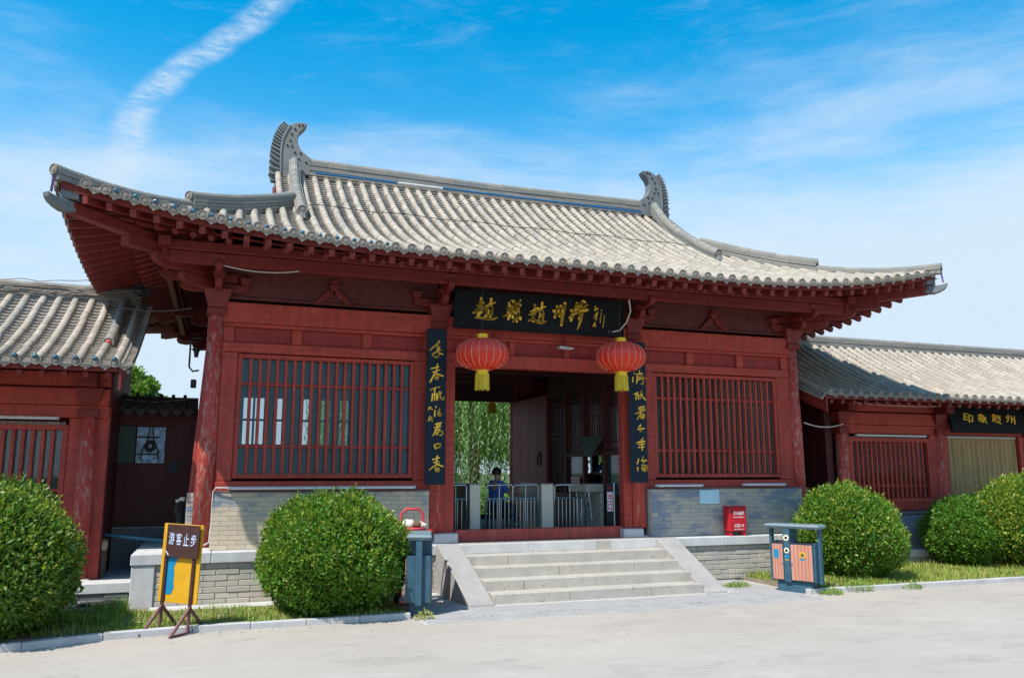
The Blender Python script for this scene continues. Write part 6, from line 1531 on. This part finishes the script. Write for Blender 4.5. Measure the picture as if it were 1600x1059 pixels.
def bush(c, R, H, n, mat, label, mat2=None, frac2=.0, leaf=.060, lobes=(), group='round clipped bushes'):
    c = np.array(c); t = thing('round_bush', tuple(c), label, 'bush', group)
    # directions over a rounded body that narrows at the ground
    u = RNG.normal(size=(n, 3)); u /= np.linalg.norm(u, axis=1, keepdims=True)
    cz = H * .46
    def radius(u):
        az = np.arctan2(u[:, 1], u[:, 0]); el = u[:, 2]
        b = 1 + .055 * np.sin(3 * az + c[0]) * (1 - el ** 2) + .045 * np.sin(2 * az - 1.3 * c[0] + 3 * el) + .035 * np.sin(5 * az + 2.1 + 4 * el) + .03 * np.sin(7 * el + 3 * az + c[1]) + .02 * np.sin(13 * az + 9 * el) + .02 * np.sin(23 * az - 17 * el) * np.sin(11 * el + 5 * az) + .02 * np.sin(31 * az + 3) * np.sin(29 * el + 1)
        return b
    f = radius(u); hol = .5 + .5 * np.sin(u[:, 0] * 9 + c[0]) * np.sin(u[:, 2] * 11 + 2) * np.sin(u[:, 1] * 10 + u[:, 2] * 4); depth = RNG.random(n) ** 1.8 * .24 + (hol < .22) * .10 * RNG.random(n); depth = np.where(RNG.random(n) < .03, -RNG.random(n) * .05, depth)
    s = (f - depth)[:, None]
    zs = np.where(u[:, 2] > 0, H - cz, cz * 1.02)
    P = np.stack([u[:, 0] * R, u[:, 1] * R, u[:, 2] * zs], 1) * s
    low = P[:, 2] < 0; k = 1 + .10 * (P[:, 2] / cz); P[low, 0] *= k[low]; P[low, 1] *= k[low]
    P += c + np.array([0, 0, cz]); P = P[P[:, 2] > c[2] + .02]; 
    Nn = (P - c - np.array([0, 0, cz])); Nn /= np.linalg.norm(Nn, axis=1, keepdims=True); Nn[:, 2] += .35
    sz = leaf * RNG.uniform(.5, 1.35, len(P))
    if mat2:
        w = .5 + .5 * np.sin(P[:, 0] * 6 + P[:, 2] * 5) * np.sin(P[:, 2] * 7 + 1 + P[:, 1] * 4); q = RNG.random(len(P)) < frac2 * (.35 + 1.3 * w)
        leaves_mesh('foliage', P[q], Nn[q], sz[q], mat2, t)
    else: q = np.zeros(len(P), bool)
    leaves_mesh('foliage', P[~q], Nn[~q], sz[~q], mat, t)
    # young shoots standing proud of the clipped surface
    m = int(n * .012); uu = RNG.normal(size=(m, 3)); uu[:, 2] = np.abs(uu[:, 2]) * .9; uu /= np.linalg.norm(uu, axis=1, keepdims=True)
    SP = []; SN = []
    for q_, fr in zip(uu, radius(uu)):
        b0 = np.array([q_[0] * R, q_[1] * R, q_[2] * (H - cz)]) * fr + c + np.array([0, 0, cz]); L = RNG.uniform(.02, .08)
        for j in range(5): SP.append(b0 + q_ * L * j / 4 * .6 + np.array([0, 0, L * j / 4 * .7])); SN.append(q_ + np.array([0, 0, .8]))
    leaves_mesh('young_shoots', np.array(SP), np.array(SN), leaf * .75, mat2 or mat, t, jitter=.7)
    # inner twigs: a dark irregular core of branches
    mb = MB(); q = random.Random(int(c[0] * 10)); 
    for k in range(26):
        a = q.uniform(0, 2 * math.pi); e = q.uniform(.15, 1.45); rr_ = .78
        tip = (c[0] + R * rr_ * math.cos(a) * math.cos(e), c[1] + R * rr_ * math.sin(a) * math.cos(e), c[2] + cz * .5 + (H - cz) * rr_ * math.sin(e))
        mb.tube([(c[0] + q.uniform(-.06, .06), c[1] + q.uniform(-.06, .06), c[2]), (c[0] + (tip[0] - c[0]) * .45, c[1] + (tip[1] - c[1]) * .45, c[2] + (tip[2] - c[2]) * .6), tip], [.022, .014, .005], 5)
    mb.build('stems', 'bark', t)
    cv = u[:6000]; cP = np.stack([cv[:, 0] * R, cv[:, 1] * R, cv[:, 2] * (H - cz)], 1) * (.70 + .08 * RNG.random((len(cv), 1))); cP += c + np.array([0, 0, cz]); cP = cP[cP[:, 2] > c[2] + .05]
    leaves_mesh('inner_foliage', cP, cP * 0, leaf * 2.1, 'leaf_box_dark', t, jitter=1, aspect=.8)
    return t
bush((1.61, 12.22, 0), 1.09, 1.67, 34000, 'leaf_box', 'large round green bush between the yellow sign and the left litter bin', 'leaf_yellow', .05)
bush((-2.66, 11.78, 0), 1.13, 1.86, 34000, 'leaf_box_dark', 'large dark green bush cut off by the left edge of the photo', 'leaf_yellow', .10)
bush((11.22, 12.62, 0), 0.98, 1.73, 32000, 'leaf_box', 'round clipped green bush directly right of the right litter bin', 'leaf_yellow', .13)
bush((15.1, 13.42, 0), .88, 1.46, 22000, 'leaf_box', 'smaller green bush below the tan curtain, left of the yellowish one')
bush((16.15, 12.80, 0), 1.2, 1.92, 30000, 'leaf_box', 'yellowish green bush cut off by the right edge of the photo', 'leaf_yellow', .48)

# ------------------------------------------------------------------ grass and weeds
def grass(name, x0, x1, y0, y1, n, hmin, hmax, mat, label, dens=None, z=.03):
    P = np.stack([RNG.uniform(x0, x1, n), RNG.uniform(y0, y1, n)], 1)
    w = .5 + .5 * np.sin(P[:, 0] * 3.1 + 1) * np.sin(P[:, 1] * 4.3 + P[:, 0]); keep = RNG.random(n) < .25 + .75 * w
    P = P[keep]; n = len(P); h = RNG.uniform(hmin, hmax, n) * (.6 + .6 * (.5 + .5 * np.sin(P[:, 0] * 5 + P[:, 1] * 3)))
    a = RNG.uniform(0, 2 * np.pi, n); lean = RNG.uniform(.1, .75, n) * h; wd = RNG.uniform(.003, .007, n)
    dx, dy = np.cos(a), np.sin(a)
    b = np.c_[P, np.full(n, z)]; mid = b + np.c_[dx * lean * .35, dy * lean * .35, h * .6]; tip = b + np.c_[dx * lean, dy * lean, h * .95]
    s_ = np.c_[-dy * wd, dx * wd, np.zeros(n)]
    V = np.stack([b - s_, b + s_, mid + s_ * .8, mid - s_ * .8, tip], 1).reshape(-1, 3)
    i = np.arange(n) * 5; F = np.stack([i, i + 1, i + 2, i, i + 2, i + 3, i + 3, i + 2, i + 4], 1).reshape(-1, 3)
    o = link(name, np_mesh(name, V, F), None, mat, 'stuff'); tag(o, label, 'grass'); return o
grass('grass', -5.0, 2.6, 11.55, 13.0, 11000, .04, .12, 'grass_blade', 'short green grass and weeds in the left planting bed')
grass('dry_grass', -2.0, 2.6, 11.52, 13.05, 9000, .03, .09, 'grass_dry', 'dry yellow grass under the left bushes and sign')
grass('weeds', -2.4, -1.1, 12.1, 13.1, 6000, .10, .26, 'grass_blade', 'taller weeds in front of the broken brick ledge')
grass('dry_grass', 9.6, 20, 11.56, 14.1, 34000, .06, .15, 'grass_dry', 'yellowing grass in the right planting bed between the bushes')
grass('grass', 9.5, 19, 11.54, 14.1, 20000, .06, .17, 'grass_blade', 'green grass in the right planting bed around the bushes')
def weed(x, y, r, n, label, h=.12, mat='grass_blade'):
    t = thing('weed_tuft', (x, y, 0), label, 'weed', 'weed tufts at the kerb and steps')
    rad = r * np.sqrt(RNG.random(n)); a = RNG.uniform(0, 2 * np.pi, n)
    P = np.c_[x + rad * np.cos(a), y + rad * np.sin(a) * .6, RNG.uniform(0, h, n) * (1 - rad / r * .6)]
    leaves_mesh('leaves', P, np.c_[np.cos(a), np.sin(a), np.ones(n) * .8], .05, mat, t, aspect=.35)
weed(8.75, 12.6, .22, 260, 'low green weed growing at the foot of the right ramp'); weed(8.42, 12.75, .18, 120, 'sparse weed against the brick plinth right of the steps', .06)
weed(9.72, 11.35, .20, 240, 'green weed spilling over the kerb beside the right bin'); weed(10.4, 11.52, .3, 420, 'leafy weed clump on the kerb before the right bush', .22)
weed(11.5, 11.45, .22, 200, 'small weed growing on the kerb of the right bed', .10); weed(2.78, 11.36, .12, 140, 'dry weed at the kerb end by the left bin', .14, 'grass_dry')
weed(0.6, 11.62, .25, 240, 'weed clump behind the kerb left of the middle bush', .12); weed(-1.0, 11.7, .3, 260, 'weed clump behind the kerb left of the yellow sign', .18)

n_ = 700
lx = RNG.uniform(-3, 18, n_); ly = np.where(RNG.random(n_) < .75, 11.36 - np.abs(RNG.normal(0, .10, n_)), RNG.uniform(9.0, 13.3, n_))
P = np.stack([lx, ly, np.full(n_, .012)], 1); P = P[(P[:, 0] > 2.8) & (P[:, 0] < 9.2) | (P[:, 1] < 11.4) & (P[:, 0] > -.9)]
def litter():
    m = len(P); a = RNG.uniform(0, 6.28, m); s_ = RNG.uniform(.008, .022, m); dx = np.c_[np.cos(a), np.sin(a), np.zeros(m)] * s_[:, None]; dy = np.c_[-np.sin(a), np.cos(a), np.zeros(m)] * s_[:, None] * .5
    V = np.stack([P - dx, P + dy, P + dx + np.array([0, 0, .006]), P - dy], 1).reshape(-1, 3); i = np.arange(m) * 4
    o = link('leaf_litter', np_mesh('leaf_litter', V, np.stack([i, i + 1, i + 2, i + 3], 1)), None, 'soil', 'stuff'); tag(o, 'bits of dry leaf and dirt scattered along the kerbs and pavement', 'leaf litter')
litter()

# ------------------------------------------------------------------ trees beyond the gate
def tree(loc, h, r, n, label, mat='leaf_tree', leaf=.16, group=None):
    t = thing('leafy_tree', loc, label, 'tree', group); x, y, z = loc; q = random.Random(int(x * 7 + y))
    mb = MB(); mb.tube([(x, y, z - .1), (x + .1, y, z + h * .3), (x, y + .1, z + h * .6)], [.26, .2, .12], 10)
    tips = []
    for k in range(11):
        a = q.uniform(0, 6.28); zz = z + h * q.uniform(.3, .6); e = (x + r * .8 * math.cos(a), y + r * .8 * math.sin(a), zz + h * q.uniform(.1, .32))
        mb.tube([(x, y, zz), ((x + e[0]) / 2, (y + e[1]) / 2, (zz + e[2]) / 2 + .1), e], [.09, .06, .02], 6); tips.append(e)
    mb.build('trunk', 'bark', t)
    P = []
    cl = [(np.array([x + r * .75 * q.uniform(-1, 1), y + r * .75 * q.uniform(-1, 1), z + h * q.uniform(.42, .93)]), r * q.uniform(.28, .48)) for _ in range(34)] + [(np.array(e), r * .35) for e in tips]
    for c, rad in cl:
        m = n // len(cl); u = RNG.normal(size=(m, 3)); u /= np.linalg.norm(u, axis=1, keepdims=True); P.append(c + u * rad * (RNG.random((m, 1)) ** .4) * np.array([1, 1, .75]))
    P = np.concatenate(P); leaves_mesh('crown', P, np.zeros_like(P), leaf * RNG.uniform(.7, 1.2, len(P)), mat, t, aspect=.6)
tree((-3.15, 30, 0), 5.95, 1.35, 30000, 'bright green tree showing above the left passage wall')
def willow(loc, h, r, n, label):
    t = thing('willow_tree', loc, label, 'tree', 'willows beyond the rear doorway'); x, y, z = loc; q = random.Random(int(x * 3 + y))
    mb = MB(); mb.tube([(x, y, z - .1), (x + .15, y, z + h * .35), (x, y, z + h * .7)], [.28, .22, .12], 10)
    strands = []
    for k in range(9):
        a = q.uniform(0, 6.28); e = (x + r * .6 * math.cos(a), y + r * .6 * math.sin(a), z + h * q.uniform(.75, .98)); mb.tube([(x, y, z + h * .45), ((x + e[0]) / 2, (y + e[1]) / 2, z + h * .75), e], [.1, .07, .03], 6)
    mb.build('trunk', 'bark', t)
    P = []; Nn = []; tw = MB()
    for k in range(n):
        a = q.uniform(0, 6.28); rad = r * math.sqrt(q.random()) * 1.05; sx, sy = x + rad * math.cos(a), y + rad * math.sin(a)
        zt = z + h * (.98 - .35 * (rad / r) ** 2) + q.uniform(-.3, .2); L = q.uniform(1.2, h * .62); m = int(L / .075); sw = q.uniform(-.15, .15)
        for j in range(m):
            zz = zt - L * j / m
            if zz < z + .5: break
            P.append((sx + sw * (j / m) ** 2 + q.uniform(-.05, .05), sy + q.uniform(-.05, .05), zz)); Nn.append((q.uniform(-.6, .6), q.uniform(-.6, .6), -1.0))
    P = np.array(P); leaves_mesh('hanging_foliage', P, np.array(Nn), .17, 'leaf_willow', t, aspect=.24, jitter=.28)
willow((9.4, 31, 0), 9.0, 3.6, 1500, 'pale green willow filling the rear doorway, left of the trunk')
willow((12.6, 34, 0), 9.5, 3.6, 1300, 'second willow behind, towards the open door leaf')
willow((7.0, 36, 0), 9.0, 3.4, 1100, 'farther willow at the left edge of the rear doorway')
for (x, y, h, r) in ((10.5, 41, 8.5, 3.6), (16.0, 42, 8.0, 3.8), (20.5, 40, 7.5, 3.4)):
    tree((x, y, 0), h, r, 16000, {10.5: 'far broad green tree behind the willow in the rear doorway', 16.0: 'far broad green tree behind the open door leaf', 20.5: 'far broad green tree behind the ticket room'}[x], leaf=.30, group='broad trees beyond the rear doorway')
# low planting seen under the willows
P = np.stack([RNG.uniform(7, 22, 16000), RNG.uniform(26, 28, 16000), RNG.uniform(.0, 1.5, 16000)], 1)
hd = thing('hedge', (11, 27, 0), 'low green hedge under the willows beyond the rear doorway', 'hedge'); leaves_mesh('foliage', P, np.zeros_like(P), .14, 'leaf_box', hd)
